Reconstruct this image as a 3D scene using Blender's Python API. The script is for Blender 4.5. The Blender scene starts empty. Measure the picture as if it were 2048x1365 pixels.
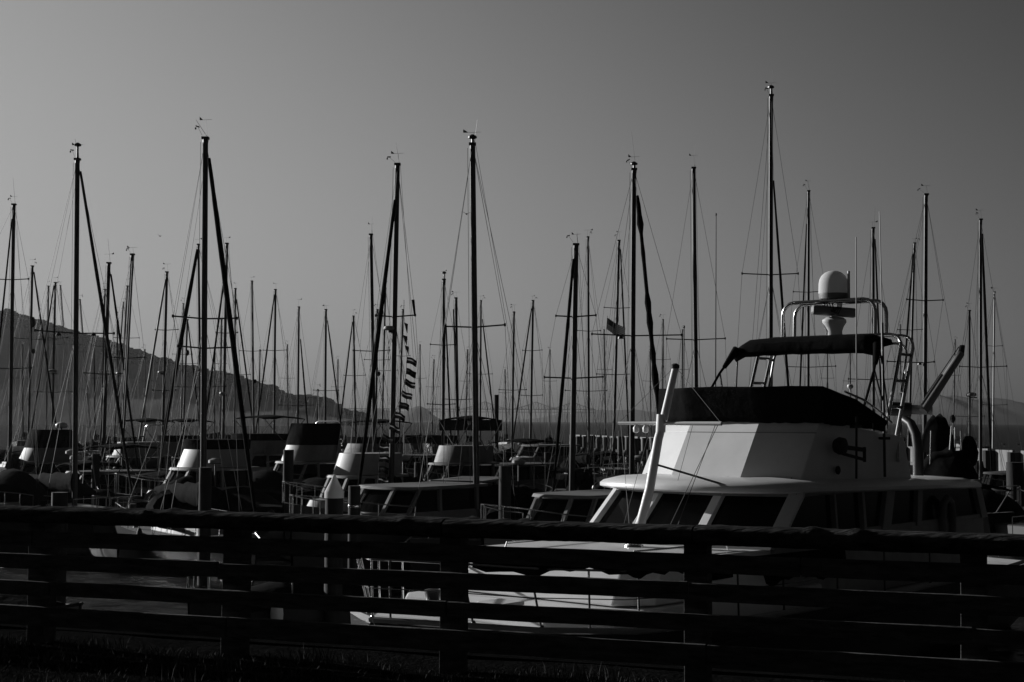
import bpy, math, random
from mathutils import Vector as V
random.seed(7)
R = math.radians
scene = bpy.context.scene
col = scene.collection

# ------------------------------------------------------------------ camera
EYE = 4.6                      # metres above the water
FPX = 2844.0                   # focal length in photo pixels (50 mm)
PITCH = math.atan(160.0/FPX)
ROLL = 0.004
cam_d = bpy.data.cameras.new("camera"); cam = bpy.data.objects.new("camera", cam_d); col.objects.link(cam)
cam_d.lens = 50; cam_d.sensor_width = 36; cam_d.clip_start = 0.1; cam_d.clip_end = 60000
F = V((0, math.cos(PITCH), math.sin(PITCH)))
RT = V((1, 0, 0)); UP = RT.cross(F)
RT2 = RT*math.cos(ROLL) + UP*math.sin(ROLL); UP2 = UP*math.cos(ROLL) - RT*math.sin(ROLL)
from mathutils import Matrix
cam.matrix_world = Matrix(((RT2.x, UP2.x, -F.x, 0), (RT2.y, UP2.y, -F.y, 0), (RT2.z, UP2.z, -F.z, EYE), (0, 0, 0, 1)))
scene.camera = cam

def at(px, py, Y):
    """world point at distance Y that stands at photo pixel (px, py)"""
    d = F + RT2*((px-1024)/FPX) - UP2*((py-682.5)/FPX)
    return V((0, 0, EYE)) + d*(Y/d.y)
def hor(px): return 842.5 + (px-1024)*ROLL

# ------------------------------------------------------------------ sun and sky
SUN_AZ = R(-58)                # from +Y, negative = left
SUN_EL = R(15)
sdir = V((math.sin(SUN_AZ)*math.cos(SUN_EL), math.cos(SUN_AZ)*math.cos(SUN_EL), math.sin(SUN_EL)))
sl = bpy.data.lights.new("sun", 'SUN'); sl.energy = 5.0; sl.angle = R(0.5); sl.color = (1, 1, 1)
so = bpy.data.objects.new("sun", sl); col.objects.link(so)
so.rotation_euler = sdir.to_track_quat('Z', 'Y').to_euler()
w = bpy.data.worlds.new("World"); scene.world = w; w.use_nodes = True
nt = w.node_tree; N = nt.nodes; LK = nt.links; N.clear()
def nd(t, **k):
    n = N.new(t)
    for a, b in k.items(): setattr(n, a, b)
    return n
sky = nd('ShaderNodeTexSky', sky_type='NISHITA', sun_disc=False, sun_elevation=SUN_EL, sun_rotation=SUN_AZ, dust_density=3.0, air_density=1.0)
bw = nd('ShaderNodeRGBToBW'); LK.new(sky.outputs[0], bw.inputs[0])
tc = nd('ShaderNodeTexCoord'); sx = nd('ShaderNodeSeparateXYZ'); LK.new(tc.outputs['Generated'], sx.inputs[0])
def mth(op, a, b=None, c=None):
    n = nd('ShaderNodeMath', operation=op)
    for i, x in enumerate((a, b, c)):
        if x is None: continue
        if isinstance(x, (int, float)): n.inputs[i].default_value = x
        else: LK.new(x, n.inputs[i])
    return n.outputs[0]
sX, sY, sZ = sx.outputs[0], sx.outputs[1], sx.outputs[2]
# evening glow low in the left, falling off with direction (world space)
SKY_GAIN, SKY_FLOOR = .97, 0.012
poly = mth('MULTIPLY_ADD', sX, -.77, -.99)
poly = mth('MULTIPLY_ADD', mth('MULTIPLY', sX, sX), -2.27, poly)
poly = mth('MULTIPLY_ADD', sZ, -.43, poly)
poly = mth('MULTIPLY_ADD', mth('MULTIPLY', sZ, sZ), -5.3, poly)
poly = mth('MULTIPLY_ADD', mth('MULTIPLY', sX, sZ), -5.55, poly)
poly = mth('MULTIPLY_ADD', mth('MINIMUM', mth('SUBTRACT', sY, .85), 0.0), 3.0, poly)
glow = mth('EXPONENT', poly)
nis = mth('POWER', mth('MULTIPLY', bw.outputs[0], .1), .3)
m4 = mth('MULTIPLY', mth('MULTIPLY_ADD', mth('MULTIPLY', nis, glow), SKY_GAIN, SKY_FLOOR), 10.0)
bg = nd('ShaderNodeBackground'); LK.new(m4, bg.inputs['Color']); bg.inputs['Strength'].default_value = 0.1
wo = nd('ShaderNodeOutputWorld'); LK.new(bg.outputs[0], wo.inputs['Surface'])
vs = scene.view_settings; vs.view_transform = 'Standard'; vs.look = 'None'; vs.exposure = 0; vs.gamma = 1; vs.use_curve_mapping = False
scene.cycles.use_denoising = True
scene.cycles.volume_bounces = 1

# ------------------------------------------------------------------ materials
def mat(name, base, rough=0.6, metal=0.0, var=0.0, scale=6.0, bump=0.0, bscale=30.0, stretch=(1, 1, 1), spec=0.5):
    m = bpy.data.materials.new(name); m.use_nodes = True
    n = m.node_tree.nodes; l = m.node_tree.links; b = n['Principled BSDF']
    b.inputs['Base Color'].default_value = (base, base, base, 1)
    b.inputs['Roughness'].default_value = rough; b.inputs['Metallic'].default_value = metal
    b.inputs['Specular IOR Level'].default_value = spec
    t = n.new('ShaderNodeTexCoord'); mp = n.new('ShaderNodeMapping'); l.new(t.outputs['Object'], mp.inputs[0]); mp.inputs['Scale'].default_value = stretch
    if var > 0:
        ns = n.new('ShaderNodeTexNoise'); l.new(mp.outputs[0], ns.inputs['Vector']); ns.inputs['Scale'].default_value = scale; ns.inputs['Detail'].default_value = 6; ns.inputs['Roughness'].default_value = .65
        rp = n.new('ShaderNodeValToRGB'); l.new(ns.outputs['Fac'], rp.inputs[0])
        lo, hi = base*(1-var), min(.95, base*(1+var))
        rp.color_ramp.elements[0].position = .3; rp.color_ramp.elements[1].position = .7
        rp.color_ramp.elements[0].color = (lo, lo, lo, 1); rp.color_ramp.elements[1].color = (hi, hi, hi, 1)
        l.new(rp.outputs[0], b.inputs['Base Color'])
    if bump > 0:
        ns2 = n.new('ShaderNodeTexNoise'); l.new(mp.outputs[0], ns2.inputs['Vector']); ns2.inputs['Scale'].default_value = bscale; ns2.inputs['Detail'].default_value = 5
        bp = n.new('ShaderNodeBump'); bp.inputs['Strength'].default_value = 1; bp.inputs['Distance'].default_value = bump
        l.new(ns2.outputs['Fac'], bp.inputs['Height']); l.new(bp.outputs[0], b.inputs['Normal'])
    return m
M = {
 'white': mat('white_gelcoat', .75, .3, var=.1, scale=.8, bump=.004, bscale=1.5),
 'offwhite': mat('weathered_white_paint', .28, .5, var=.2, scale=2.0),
 'dullwhite': mat('chalky_white_paint', .15, .6, var=.25, scale=2.0),
 'deck': mat('deck_paint', .55, .75, var=.12, scale=3, bump=.002, bscale=80),
 'darkhull': mat('dark_hull_paint', .02, .35, var=.3, scale=1.5),
 'greyhull': mat('grey_hull_paint', .045, .4, var=.2, scale=1.5),
 'canvas': mat('black_canvas', .005, .9, var=.4, scale=5, bump=.03, bscale=4, spec=.03),
 'canvasgrey': mat('grey_canvas', .04, .95, var=.35, scale=5, bump=.01, bscale=9, spec=.05),
 'glass': mat('smoked_glass', .003, .12, spec=.12),
 'steel': mat('stainless_steel', .55, .22, 1.0),
 'alu': mat('dull_aluminium', .055, .42, .6, var=.2, scale=3),
 'aludark': mat('black_anodised_aluminium', .02, .45, .2, var=.2, scale=3),
 'alubright': mat('pale_spar_paint', .45, .4, .1, var=.1, scale=3),
 'wire': mat('rigging_wire', .018, .6), 'alugrey': mat('painted_alloy_tube', .1, .3, .5, var=.15, scale=3),
 'black': mat('black_rubber', .01, .7),
 'rope': mat('rope', .04, .9),
 'pile': mat('tarred_timber', .011, .85, var=.5, scale=6, bump=.01, bscale=14, stretch=(1, 1, .15)),
 'plastic': mat('white_plastic', .62, .4, var=.04, scale=3),
 'greyplastic': mat('grey_plastic', .22, .5),
 'dock': mat('dock_timber', .05, .85, var=.4, scale=4, bump=.005),
 'concrete': mat('stained_concrete', .2, .85, var=.55, scale=1.2, bump=.01, bscale=6, stretch=(3, 3, .4)),
 'teak': mat('varnished_wood', .06, .5, var=.4, scale=6, stretch=(1, 6, 6)),
 'cream': mat('flag_cloth_light', .5, .8), 'darkcloth': mat('flag_cloth_dark', .03, .9), 'midcloth': mat('flag_cloth_mid', .15, .9),
 'bird': mat('feathers', .05, .8, var=.3, scale=30),
 'roofing': mat('far_building', .2, .8),
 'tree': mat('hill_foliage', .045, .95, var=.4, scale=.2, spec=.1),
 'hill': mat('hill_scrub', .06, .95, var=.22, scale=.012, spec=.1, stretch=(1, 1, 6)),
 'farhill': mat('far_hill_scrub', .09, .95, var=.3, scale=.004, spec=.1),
}

# ------------------------------------------------------------------ mesh builder
def cloth_mat(name, base, tr):
    m = mat(name, base, .9, spec=.05); n = m.node_tree.nodes; l = m.node_tree.links
    t = n.new('ShaderNodeBsdfTranslucent'); t.inputs['Color'].default_value = (base, base, base, 1); mx = n.new('ShaderNodeMixShader'); mx.inputs[0].default_value = tr
    o = n['Material Output']; l.new(n['Principled BSDF'].outputs[0], mx.inputs[1]); l.new(t.outputs[0], mx.inputs[2]); l.new(mx.outputs[0], o.inputs['Surface']); return m
M['cream'] = cloth_mat('flag_cloth_light', .75, .5); M['darkcloth'] = cloth_mat('flag_cloth_dark', .01, .3); M['midcloth'] = cloth_mat('flag_cloth_mid', .04, .4); M['palecloth'] = cloth_mat('flag_cloth_pale', .22, .45); M['plastic_thin'] = cloth_mat('thin_white_fibreglass', .7, .22)
class MB:
    def __init__(s): s.v = []; s.f = []; s.m = []
    def add(s, vs_, fs, m=0):
        b = len(s.v); s.v += [V(p) for p in vs_]; s.f += [tuple(i+b for i in f) for f in fs]; s.m += [m]*len(fs); return s
    def hexa(s, b4, t4, m=0):   # bottom 4, top 4 (same order, CCW from above)
        return s.add(list(b4)+list(t4), [(3, 2, 1, 0), (4, 5, 6, 7), (0, 1, 5, 4), (1, 2, 6, 5), (2, 3, 7, 6), (3, 0, 4, 7)], m)
    def box(s, c, sx, sy, sz, ax=V((1, 0, 0)), ay=None, az=V((0, 0, 1)), m=0):
        c = V(c); ax = V(ax).normalized(); az = V(az).normalized()
        ay = V(ay).normalized() if ay else az.cross(ax).normalized()
        x, y, z = ax*sx/2, ay*sy/2, az*sz/2
        return s.hexa([c-x-y-z, c+x-y-z, c+x+y-z, c-x+y-z], [c-x-y+z, c+x-y+z, c+x+y+z, c-x+y+z], m)
    def prism(s, bot, top, m=0, caps=True):
        n = len(bot)
        fs = [(i, (i+1) % n, n+(i+1) % n, n+i) for i in range(n)]
        if caps: fs += [tuple(range(n-1, -1, -1)), tuple(range(n, 2*n))]
        return s.add(list(bot)+list(top), fs, m)
    def tube(s, pts, r, n=8, r1=None, m=0, flat=1.0):
        pts = [V(p) for p in pts]; k = len(pts); r1 = r if r1 is None else r1
        rings = []; prev = None
        for i, p in enumerate(pts):
            d = (pts[min(i+1, k-1)] - pts[max(i-1, 0)])
            if d.length < 1e-9: d = V((0, 0, 1))
            d.normalize()
            if prev is None: a = d.cross(V((0.03, 1, 0.02)));  a = a if a.length > .1 else d.cross(V((1, 0, 0)))
            else: a = prev - d*prev.dot(d)
            a.normalize(); prev = a; b = d.cross(a)
            rr = r + (r1-r)*i/max(1, k-1)
            rings += [p + a*math.cos(2*math.pi*j/n)*rr + b*math.sin(2*math.pi*j/n)*rr*flat for j in range(n)]
        fs = [(i*n+j, i*n+(j+1) % n, (i+1)*n+(j+1) % n, (i+1)*n+j) for i in range(k-1) for j in range(n)]
        fs += [tuple(range(n-1, -1, -1)), tuple(range((k-1)*n, k*n))]
        return s.add(rings, fs, m)
    def lathe(s, c, prof, n=20, m=0, ax=V((0, 0, 1))):
        c = V(c); ax = V(ax).normalized(); a = ax.cross(V((0, 1, 0.01))).normalized(); b = ax.cross(a)
        k = len(prof); vs_ = []
        for (r, z) in prof: vs_ += [c + ax*z + a*math.cos(2*math.pi*j/n)*r + b*math.sin(2*math.pi*j/n)*r for j in range(n)]
        fs = [(i*n+j, i*n+(j+1) % n, (i+1)*n+(j+1) % n, (i+1)*n+j) for i in range(k-1) for j in range(n)]
        fs += [tuple(range(n-1, -1, -1)), tuple(range((k-1)*n, k*n))]
        return s.add(vs_, fs, m)
    def grid(s, rows, m=0, close=False):
        nr = len(rows); nc = len(rows[0]); vs_ = [p for r in rows for p in r]
        fs = [(i*nc+j, i*nc+(j+1) % nc, (i+1)*nc+(j+1) % nc, (i+1)*nc+j) for i in range(nr-1) for j in range(nc if close else nc-1)]
        return s.add(vs_, fs, m)
    def blob(s, c, rx, ry, rz, seed=0, rough=.2, sub=(6, 9), m=0):
        rnd = random.Random(seed); nlat, nlon = sub; c = V(c)
        vs_ = [c+V((0, 0, -rz))]
        for i in range(1, nlat):
            th = math.pi*i/nlat
            for j in range(nlon):
                ph = 2*math.pi*j/nlon; k = 1+rnd.uniform(-rough, rough)
                vs_.append(c+V((rx*math.sin(th)*math.cos(ph)*k, ry*math.sin(th)*math.sin(ph)*k, -rz*math.cos(th)*k)))
        vs_.append(c+V((0, 0, rz)))
        fs = [(0, 1+(j+1) % nlon, 1+j) for j in range(nlon)]
        for i in range(nlat-2):
            for j in range(nlon):
                a = 1+i*nlon; fs.append((a+j, a+(j+1) % nlon, a+nlon+(j+1) % nlon, a+nlon+j))
        a = 1+(nlat-2)*nlon; e = len(vs_)-1
        fs += [(a+j, a+(j+1) % nlon, e) for j in range(nlon)]
        return s.add(vs_, fs, m)
    def build(s, name, mats, parent=None, origin=V((0, 0, 0)), smooth=False, bevel=0, solid=0):
        me = bpy.data.meshes.new(name)
        me.from_pydata([tuple(p-origin) for p in s.v], [], s.f)
        for mm in (mats if isinstance(mats, (list, tuple)) else [mats]): me.materials.append(M[mm] if isinstance(mm, str) else mm)
        me.polygons.foreach_set('material_index', s.m)
        me.validate(clean_customdata=False)
        if smooth: me.shade_smooth() if hasattr(me, 'shade_smooth') else None
        o = bpy.data.objects.new(name, me); col.objects.link(o)
        if parent is not None: o.parent = parent
        else: o.location = origin
        if smooth:
            try: me.set_sharp_from_angle(angle=R(45))
            except Exception: pass
        if bevel:
            b = o.modifiers.new('bevel', 'BEVEL'); b.width = bevel; b.segments = 2; b.limit_method = 'ANGLE'; b.angle_limit = R(30)
        if solid:
            b = o.modifiers.new('solid', 'SOLIDIFY'); b.thickness = solid; b.offset = 0
        return o
def tag(o, label=None, cat=None, group=None, kind=None):
    for k, x in (('label', label), ('category', cat), ('group', group), ('kind', kind)):
        if x: o[k] = x
    return o
class Thing:
    def __init__(s, name, org, label, cat, group=None):
        s.o = V(org); s.e = bpy.data.objects.new(name, None); s.e.empty_display_size = .3
        col.objects.link(s.e); s.e.location = s.o; tag(s.e, label, cat, group)
    def part(s, name, mb, mats, parent=None, smooth=False, bevel=0, label=None, solid=0):
        ob = mb.build(name, mats, parent or s.e, s.o, smooth, bevel, solid)
        if label: ob['label'] = label
        return ob
def line(a, b, r=.005, n=4): return MB().tube([a, b], r, n)
def lerp(a, b, t): return a + (b-a)*t

# ------------------------------------------------------------------ water, ground
def water_mat():
    m = bpy.data.materials.new('harbour_water'); m.use_nodes = True
    n = m.node_tree.nodes; l = m.node_tree.links; n.clear()
    out = n.new('ShaderNodeOutputMaterial'); df = n.new('ShaderNodeBsdfDiffuse'); gl = n.new('ShaderNodeBsdfGlossy'); ad = n.new('ShaderNodeAddShader')
    df.inputs['Color'].default_value = (.003, .003, .003, 1); gl.inputs['Roughness'].default_value = .18
    lw = n.new('ShaderNodeLayerWeight'); lw.inputs['Blend'].default_value = .35
    rp = n.new('ShaderNodeValToRGB'); l.new(lw.outputs['Fresnel'], rp.inputs[0])
    e = rp.color_ramp.elements; e[0].position = 0; e[0].color = (.27, .27, .27, 1); e[1].position = 1; e[1].color = (.04, .04, .04, 1)
    l.new(rp.outputs[0], gl.inputs['Color'])
    t = n.new('ShaderNodeTexCoord'); prev = None
    for sc, dist, st in ((.9, .30, (1, 1.6, 1)), (4.5, .06, (1, 1.8, 1)), (.16, 1.4, (1, 1.3, 1))):
        mp = n.new('ShaderNodeMapping'); l.new(t.outputs['Object'], mp.inputs[0]); mp.inputs['Scale'].default_value = st
        ns = n.new('ShaderNodeTexNoise'); ns.inputs['Scale'].default_value = sc; ns.inputs['Detail'].default_value = 4; l.new(mp.outputs[0], ns.inputs['Vector'])
        bp = n.new('ShaderNodeBump'); bp.inputs['Strength'].default_value = 1; bp.inputs['Distance'].default_value = dist
        l.new(ns.outputs['Fac'], bp.inputs['Height'])
        if prev: l.new(prev.outputs[0], bp.inputs['Normal'])
        prev = bp
    for q in (df, gl, lw): l.new(prev.outputs[0], q.inputs['Normal'])
    l.new(df.outputs[0], ad.inputs[0]); l.new(gl.outputs[0], ad.inputs[1]); l.new(ad.outputs[0], out.inputs['Surface'])
    return m
mb = MB(); mb.add([(-9000, -300, 0), (9000, -300, 0), (9000, 15000, 0), (-9000, 15000, 0)], [(0, 1, 2, 3)])
tag(mb.build('water', water_mat()), kind='structure')

FA = V((-4.27, 12.8, 0)); FD = V((1.883, -.672, 0))     # fence line and post step
FN = V((FD.y, -FD.x, 0)).normalized()*-1               # away from the camera?
if FN.y < 0: FN = -FN
GZ = EYE-2.0
grassm = mat('grass_soil', .008, 1.0, var=.5, scale=9, bump=.02, bscale=25, spec=0)
def ghz(x, y): return GZ + .03*math.sin(x*1.7+y)*math.cos(y*2.1-x*.6)
rows = []
for i in range(41):
    s_ = -14+i*1.0
    p0 = FA + FD*(s_/2.0) + FN*.98
    rw = [V((p0.x, p0.y, -1.0)), V((p0.x, p0.y, GZ-.05))]
    for d in (0.25, .6, 1.0, 1.5, 2, 2.6, 3.4, 5, 8, 14, 30, 80):
        q = p0 - FN*d; rw.append(V((q.x, q.y, ghz(q.x, q.y))))
    rows.append(rw)
tag(MB().grid(rows).build('ground', grassm, smooth=True), kind='structure')
bl = MB()
rg = random.Random(3)
for k in range(21000):
    s_ = rg.uniform(-5.0, 8.0); d = rg.uniform(.75, 4.6)
    p = FA + FD*(s_/2.0) + FN*.98 - FN*d
    if p.y < 8.2: continue
    z = ghz(p.x, p.y); hgt = rg.uniform(.03, .10)*(1.5 if math.sin(p.x*3.1)*math.sin(p.y*2.3+p.x) > .3 else .8)
    a = rg.uniform(0, math.pi); wv = V((math.cos(a), math.sin(a), 0))*.005
    ln = V((rg.uniform(-.05, .05), rg.uniform(-.05, .05), 0))
    q = V((p.x, p.y, z-.01))
    bl.add([q-wv, q+wv, q+wv*.7+ln*.4+V((0, 0, hgt*.6)), q-wv*.7+ln*.4+V((0, 0, hgt*.6)), q+ln+V((0, 0, hgt))], [(0, 1, 2, 3), (3, 2, 4)])
tag(bl.build('grass', mat('grass_blades', .06, .9, var=.4, scale=3, spec=0)), 'short rough grass in front of the timber fence', 'grass', kind='stuff')

kb = MB(); k0 = FA + FD*(-7) + FN*.93; k1 = FA + FD*13 + FN*.93
kb.box((k0+k1)/2+V((0, 0, GZ-.1)), (k1-k0).length, .22, .2, FD)
kb.box((k0+k1)/2+V((0, 0, .6))+FN*.02, (k1-k0).length, .1, 3.6, FD)
tag(kb.build('seawall_kerb', mat('seawall_timber', .008, 1.0, var=.4, scale=4, bump=.01, spec=0), origin=V((FA.x, FA.y, GZ))), 'low dark timber kerb of the seawall under the fence', 'kerb')
# timber fence ------------------------------------------------------
woodm = mat('weathered_timber', .08, .95, var=.6, scale=3.0, bump=.012, bscale=9, stretch=(1.2, 1.2, 7), spec=.05)
capm = mat('weathered_cap_timber', .045, .85, var=.75, scale=3.2, bump=.05, bscale=6, stretch=(1, 4, 4), spec=0)
fence = Thing('timber_fence', (FA.x, FA.y, GZ), 'weathered timber rail fence with four planks under a heavy rough cap beam along the waterfront', 'fence')
fdir = FD.normalized()
def fp(i, off, z): p = FA + FD*i + FN*off; return V((p.x, p.y, z))
def log_beam(a, b, hw, hh, seed, n=60, j=.005):
    rnd = random.Random(seed); ax = (b-a).normalized(); sd = V((0, 0, 1)).cross(ax).normalized(); rws = []; nr = 16
    ph = [rnd.uniform(0, 6) for _ in range(nr)]; knots = [(rnd.uniform(0, 1), rnd.choice((2, 3, 4, 5, 6)), rnd.uniform(.015, .03)) for _ in range(max(2, int((b-a).length*1.6)))]
    for k in range(n+1):
        c = lerp(a, b, k/n); rw = []
        for q in range(nr):
            an = 2*math.pi*q/nr; e = .72
            x = math.copysign(abs(math.cos(an))**e, math.cos(an)); y = math.copysign(abs(math.sin(an))**e, math.sin(an))
            d = j*math.sin(k*.35+ph[q])*.5 + rnd.uniform(-1, 1)*j*.25
            for (t, qq, am) in knots: d += am*math.exp(-((k/n-t)*(b-a).length/.05)**2)*math.exp(-((q-qq)/1.1)**2)
            rw.append(c + sd*(x*(hw+d)) + V((0, 0, y*(hh+d))))
        rws.append(rw)
    m = MB().grid(rws, close=True); m.f += [tuple(range(nr-1, -1, -1)), tuple(range(n*nr, (n+1)*nr))]; m.m += [0, 0]
    return m
def rough_beam(a, b, hw, hh, seed, n=26, j=.012, upz=V((0, 0, 1))):
    rnd = random.Random(seed); ax = (b-a).normalized(); sd = upz.cross(ax).normalized()
    ring = [(-1, -1), (0, -1.02), (1, -1), (1.02, 0), (1, 1), (.3, 1.03), (-.4, 1.02), (-1, 1), (-1.02, 0)]
    rws = []
    off = [rnd.uniform(0, 9) for _ in ring]
    for k in range(n+1):
        c = lerp(a, b, k/n)
        rws.append([c + sd*(x*hw + j*math.sin(k*.9+off[q])*rnd.uniform(.2, 1)) + upz*(y*hh + j*math.sin(k*.7+off[q]*2)*rnd.uniform(.2, 1)) for q, (x, y) in enumerate(ring)])
    m = MB().grid(rws, close=True); nn = len(ring); m.f += [tuple(range(nn-1, -1, -1)), tuple(range(n*nn, (n+1)*nn))]; m.m += [0, 0]
    return m
for i in range(-2, 7):
    tilt = random.uniform(-.01, .01)
    mb = rough_beam(fp(i, .13, GZ-.5)+fdir*tilt, fp(i, .13, GZ+1.12), .09, .09, 50+i, n=8, j=.004, upz=FN)
    fence.part('post', mb, woodm, bevel=.006)
# cap beam lengths
caps = [(-2.3, .02), (.02, 1.985), (1.99, 3.0), (3.005, 4.9), (4.905, 7)]
for q, (a, b) in enumerate(caps):
    fence.part('cap_beam', log_beam(fp(a, .06, GZ+1.14+.006*(q % 2)), fp(b-.004, .06, GZ+1.14), .15, .075, 80+q, n=max(30, int((b-a)*48))), capm, smooth=True)
rl = [(1.008, .873, (-2.3, .0, 1.62, 3.4, 5.2)), (.79, .66, (-2.3, .95, 2.98, 5.0)), (.559, .437, (-2.3, 0.1, 2.0, 4.0, 5.4)), (.335, .17, (-2.3, 1.0, 3.05, 5.0))]
for q, (zt, zb, js) in enumerate(rl):
    js = list(js)+[7]
    for a, b in zip(js[:-1], js[1:]):
        fence.part('rail', rough_beam(fp(a, 0, GZ+(zt+zb)/2+random.uniform(-.008, .008)), fp(b-.006, 0, GZ+(zt+zb)/2+random.uniform(-.008, .008)), .022, (zt-zb)/2, 120+q*9+int(a), n=30, j=.0035), woodm, bevel=.004)

# ------------------------------------------------------------------ generic boat helpers
class Fr:
    """boat frame: u forward, v to port, z up (absolute)"""
    def __init__(s, o, hx, hy):
        s.o = V((o[0], o[1], 0)); h = V((hx, hy, 0)).normalized(); s.h = h; s.p = V((-h.y, h.x, 0))
    def __call__(s, u, v, z): return s.o + s.h*u + s.p*v + V((0, 0, z))
def hull_mesh(fr, st, depth=-.35):
    """st: stations (u, halfbeam, deck z) bow first; returns sides MB, deck MB"""
    rows = []; dk = []
    for (u, hb, z) in st:
        rows.append([fr(u, hb, z), fr(u-.02, hb*.96, z*.62), fr(u-.1, hb*.86, z*.25), fr(u-.3, hb*.66, -.05), fr(u-.5, 0.0, depth),
                     fr(u-.3, -hb*.66, -.05), fr(u-.1, -hb*.86, z*.25), fr(u-.02, -hb*.96, z*.62), fr(u, -hb, z)])
        dk.append([fr(u, hb*.985, z-.03), fr(u, hb*.5, z+.0), fr(u, 0, z+.03), fr(u, -hb*.5, z+.0), fr(u, -hb*.985, z-.03)])
    a = MB().grid(rows); n = len(rows); a.f.append(tuple((n-1)*9+j for j in range(9))); a.m.append(0)
    return a, MB().grid(dk)
def sail_stations(J, S, B, fb):
    """J bow distance, S stern distance from mast, B half beam"""
    L = J+S; out = []
    for t, k, dz in ((0, .02, .28), (.06, .2, .24), (.14, .42, .18), (.25, .66, .1), (.38, .87, .03), (.5, .98, 0), (.62, 1, 0), (.75, .95, .02), (.88, .84, .05), (1, .68, .1)):
        out.append((J - L*t, B*k, fb+dz))
    return out
def u_arch(fr, u, v0, v1, z0, z1, r, lean=0, n=7, corner=.25, lu=None):
    """U-shaped tube across the boat, legs leaning aft by `lean`"""
    def uz(z): return u - lean*(z-z0)/(z1-z0)
    pts = [fr(uz(z0), v0, z0), fr(uz(z1-corner), v0, z1-corner)]
    for k in range(1, 5):
        a = R(90)*k/4; z = z1-corner+corner*math.sin(a); pts.append(fr(uz(z), v0+(corner-corner*math.cos(a))*(1 if v1 > v0 else -1), z))
    for k in range(4, -1, -1):
        a = R(90)*k/4; z = z1-corner+corner*math.sin(a); pts.append(fr(uz(z), v1-(corner-corner*math.cos(a))*(1 if v1 > v0 else -1), z))
    pts.append(fr(uz(z0), v1, z0))
    return MB().tube(pts, r, n)

# ------------------------------------------------------------------ the large flybridge yacht
Y = Fr((3.44, 25.5), -.643, -.766)
def W(u, v, w): return Y(u, v, EYE+w)
class ShearFr:
    h = Y.h; p = Y.p
    def __call__(s, u, v, z): return Y(u, v-.065*max(0, u), z)
YS = ShearFr()
def WS(u, v, w): return YS(u, v, EYE+w)
yt = Thing('motor_yacht', Y(-1, 0, 0), 'large white flybridge motor yacht with black canvas and radar arch close behind the fence', 'motor yacht')
st = [(7.75, .06, EYE-2.8), (7.5, .55, EYE-2.81), (7.1, 1.15, EYE-2.84), (6.4, 1.85, EYE-2.91), (5.2, 2.45, EYE-2.99), (3.5, 2.55, EYE-3.05), (1, 2.5, EYE-3.08), (-3, 2.5, EYE-3.1), (-7, 2.42, EYE-3.1), (-10.2, 2.2, EYE-3.05)]
hs, dk = hull_mesh(YS, st, -.8)
hl = yt.part('hull', hs, 'darkhull', smooth=True)
yt.part('deck', dk, 'deck', smooth=True)
tr = MB(); tr.tube([YS(u-.02, hb-.03, z+.04) for u, hb, z in st], .045, 6); tr.tube([YS(u-.02, -hb+.03, z+.04) for u, hb, z in st], .045, 6)
yt.part('toe_rail', tr, 'offwhite', hl, smooth=True)
rb = MB(); rb.tube([YS(u+.03, hb*.985+.02, z-.28) for u, hb, z in st], .05, 6); rb.tube([YS(u+.03, -hb*.985-.02, z-.28) for u, hb, z in st], .05, 6)
yt.part('rubbing_strake', rb, 'black', hl, smooth=True)
# foredeck tiers
def plan(uf, a, ub, b, aft, w): return [WS(uf, a, w), WS(uf, -a, w), WS(ub, -b, w), WS(aft, -b, w), WS(aft, b, w), WS(ub, b, w)]
yt.part('foredeck_step', MB().prism(plan(5.95, 1.45, 5.2, 2.1, -.5, -3.1), plan(5.8, 1.4, 5.1, 2.05, -.5, -2.76)), 'white', bevel=.03)
yt.part('trunk_cabin', MB().prism(plan(4.5, 1.54, 4.05, 1.95, .2, -2.74), plan(4.15, 1.48, 3.75, 1.88, .2, -2.1)), 'white', bevel=.03)
for hp in (WS(5.4, .2, -2.72), WS(3.2, .7, -2.07)): yt.part('deck_hatch', MB().box(hp, .5, .5, .06, Y.h), 'plastic', bevel=.01)
wd = MB(); wd.box(WS(2.3, 1.93, -2.36), .62, .03, .22, Y.h); yt.part('trunk_window', wd, 'glass')
wd = MB(); wd.box(WS(1.0, 1.93, -2.36), .62, .03, .22, Y.h); yt.part('trunk_window', wd, 'glass')
wl = MB().lathe(WS(6.6, 0, -2.78), [(.16, 0), (.16, .12), (.1, .2), (.12, .34), (.05, .36)], 14); yt.part('windlass', wl, 'alu', smooth=True)
hr = MB().tube([WS(3.7, 1.28, -2.1), WS(3.65, 1.28, -2.0), WS(1.4, 1.4, -2.0), WS(1.35, 1.4, -2.1)], .018, 6)
yt.part('grab_rail', hr, 'steel', smooth=True)
hr = MB().tube([WS(3.7, -1.28, -2.1), WS(3.65, -1.28, -2.0), WS(1.4, -1.4, -2.0), WS(1.35, -1.4, -2.1)], .018, 6)
yt.part('grab_rail', hr, 'steel', smooth=True)
# cabin
CT, CB = -1.22, -2.1
ctop = [(.47, .64), (0, 1.86)]; cbot = [(1.42, .68), (1.02, 1.92)]
def ring(pl, w, aft=-7.9): (u2, a), (u1, b) = pl; return [W(u2, a, w), W(u2, -a, w), W(u1, -b, w), W(aft, -b, w), W(aft, b, w), W(u1, b, w)]
core = MB().prism(ring([(1.36, .64), (.96, 1.86)], CB), ring([(.41, .6), (-.06, 1.8)], CT, -7.85))
yt.part('cabin', core, 'glass')
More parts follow.
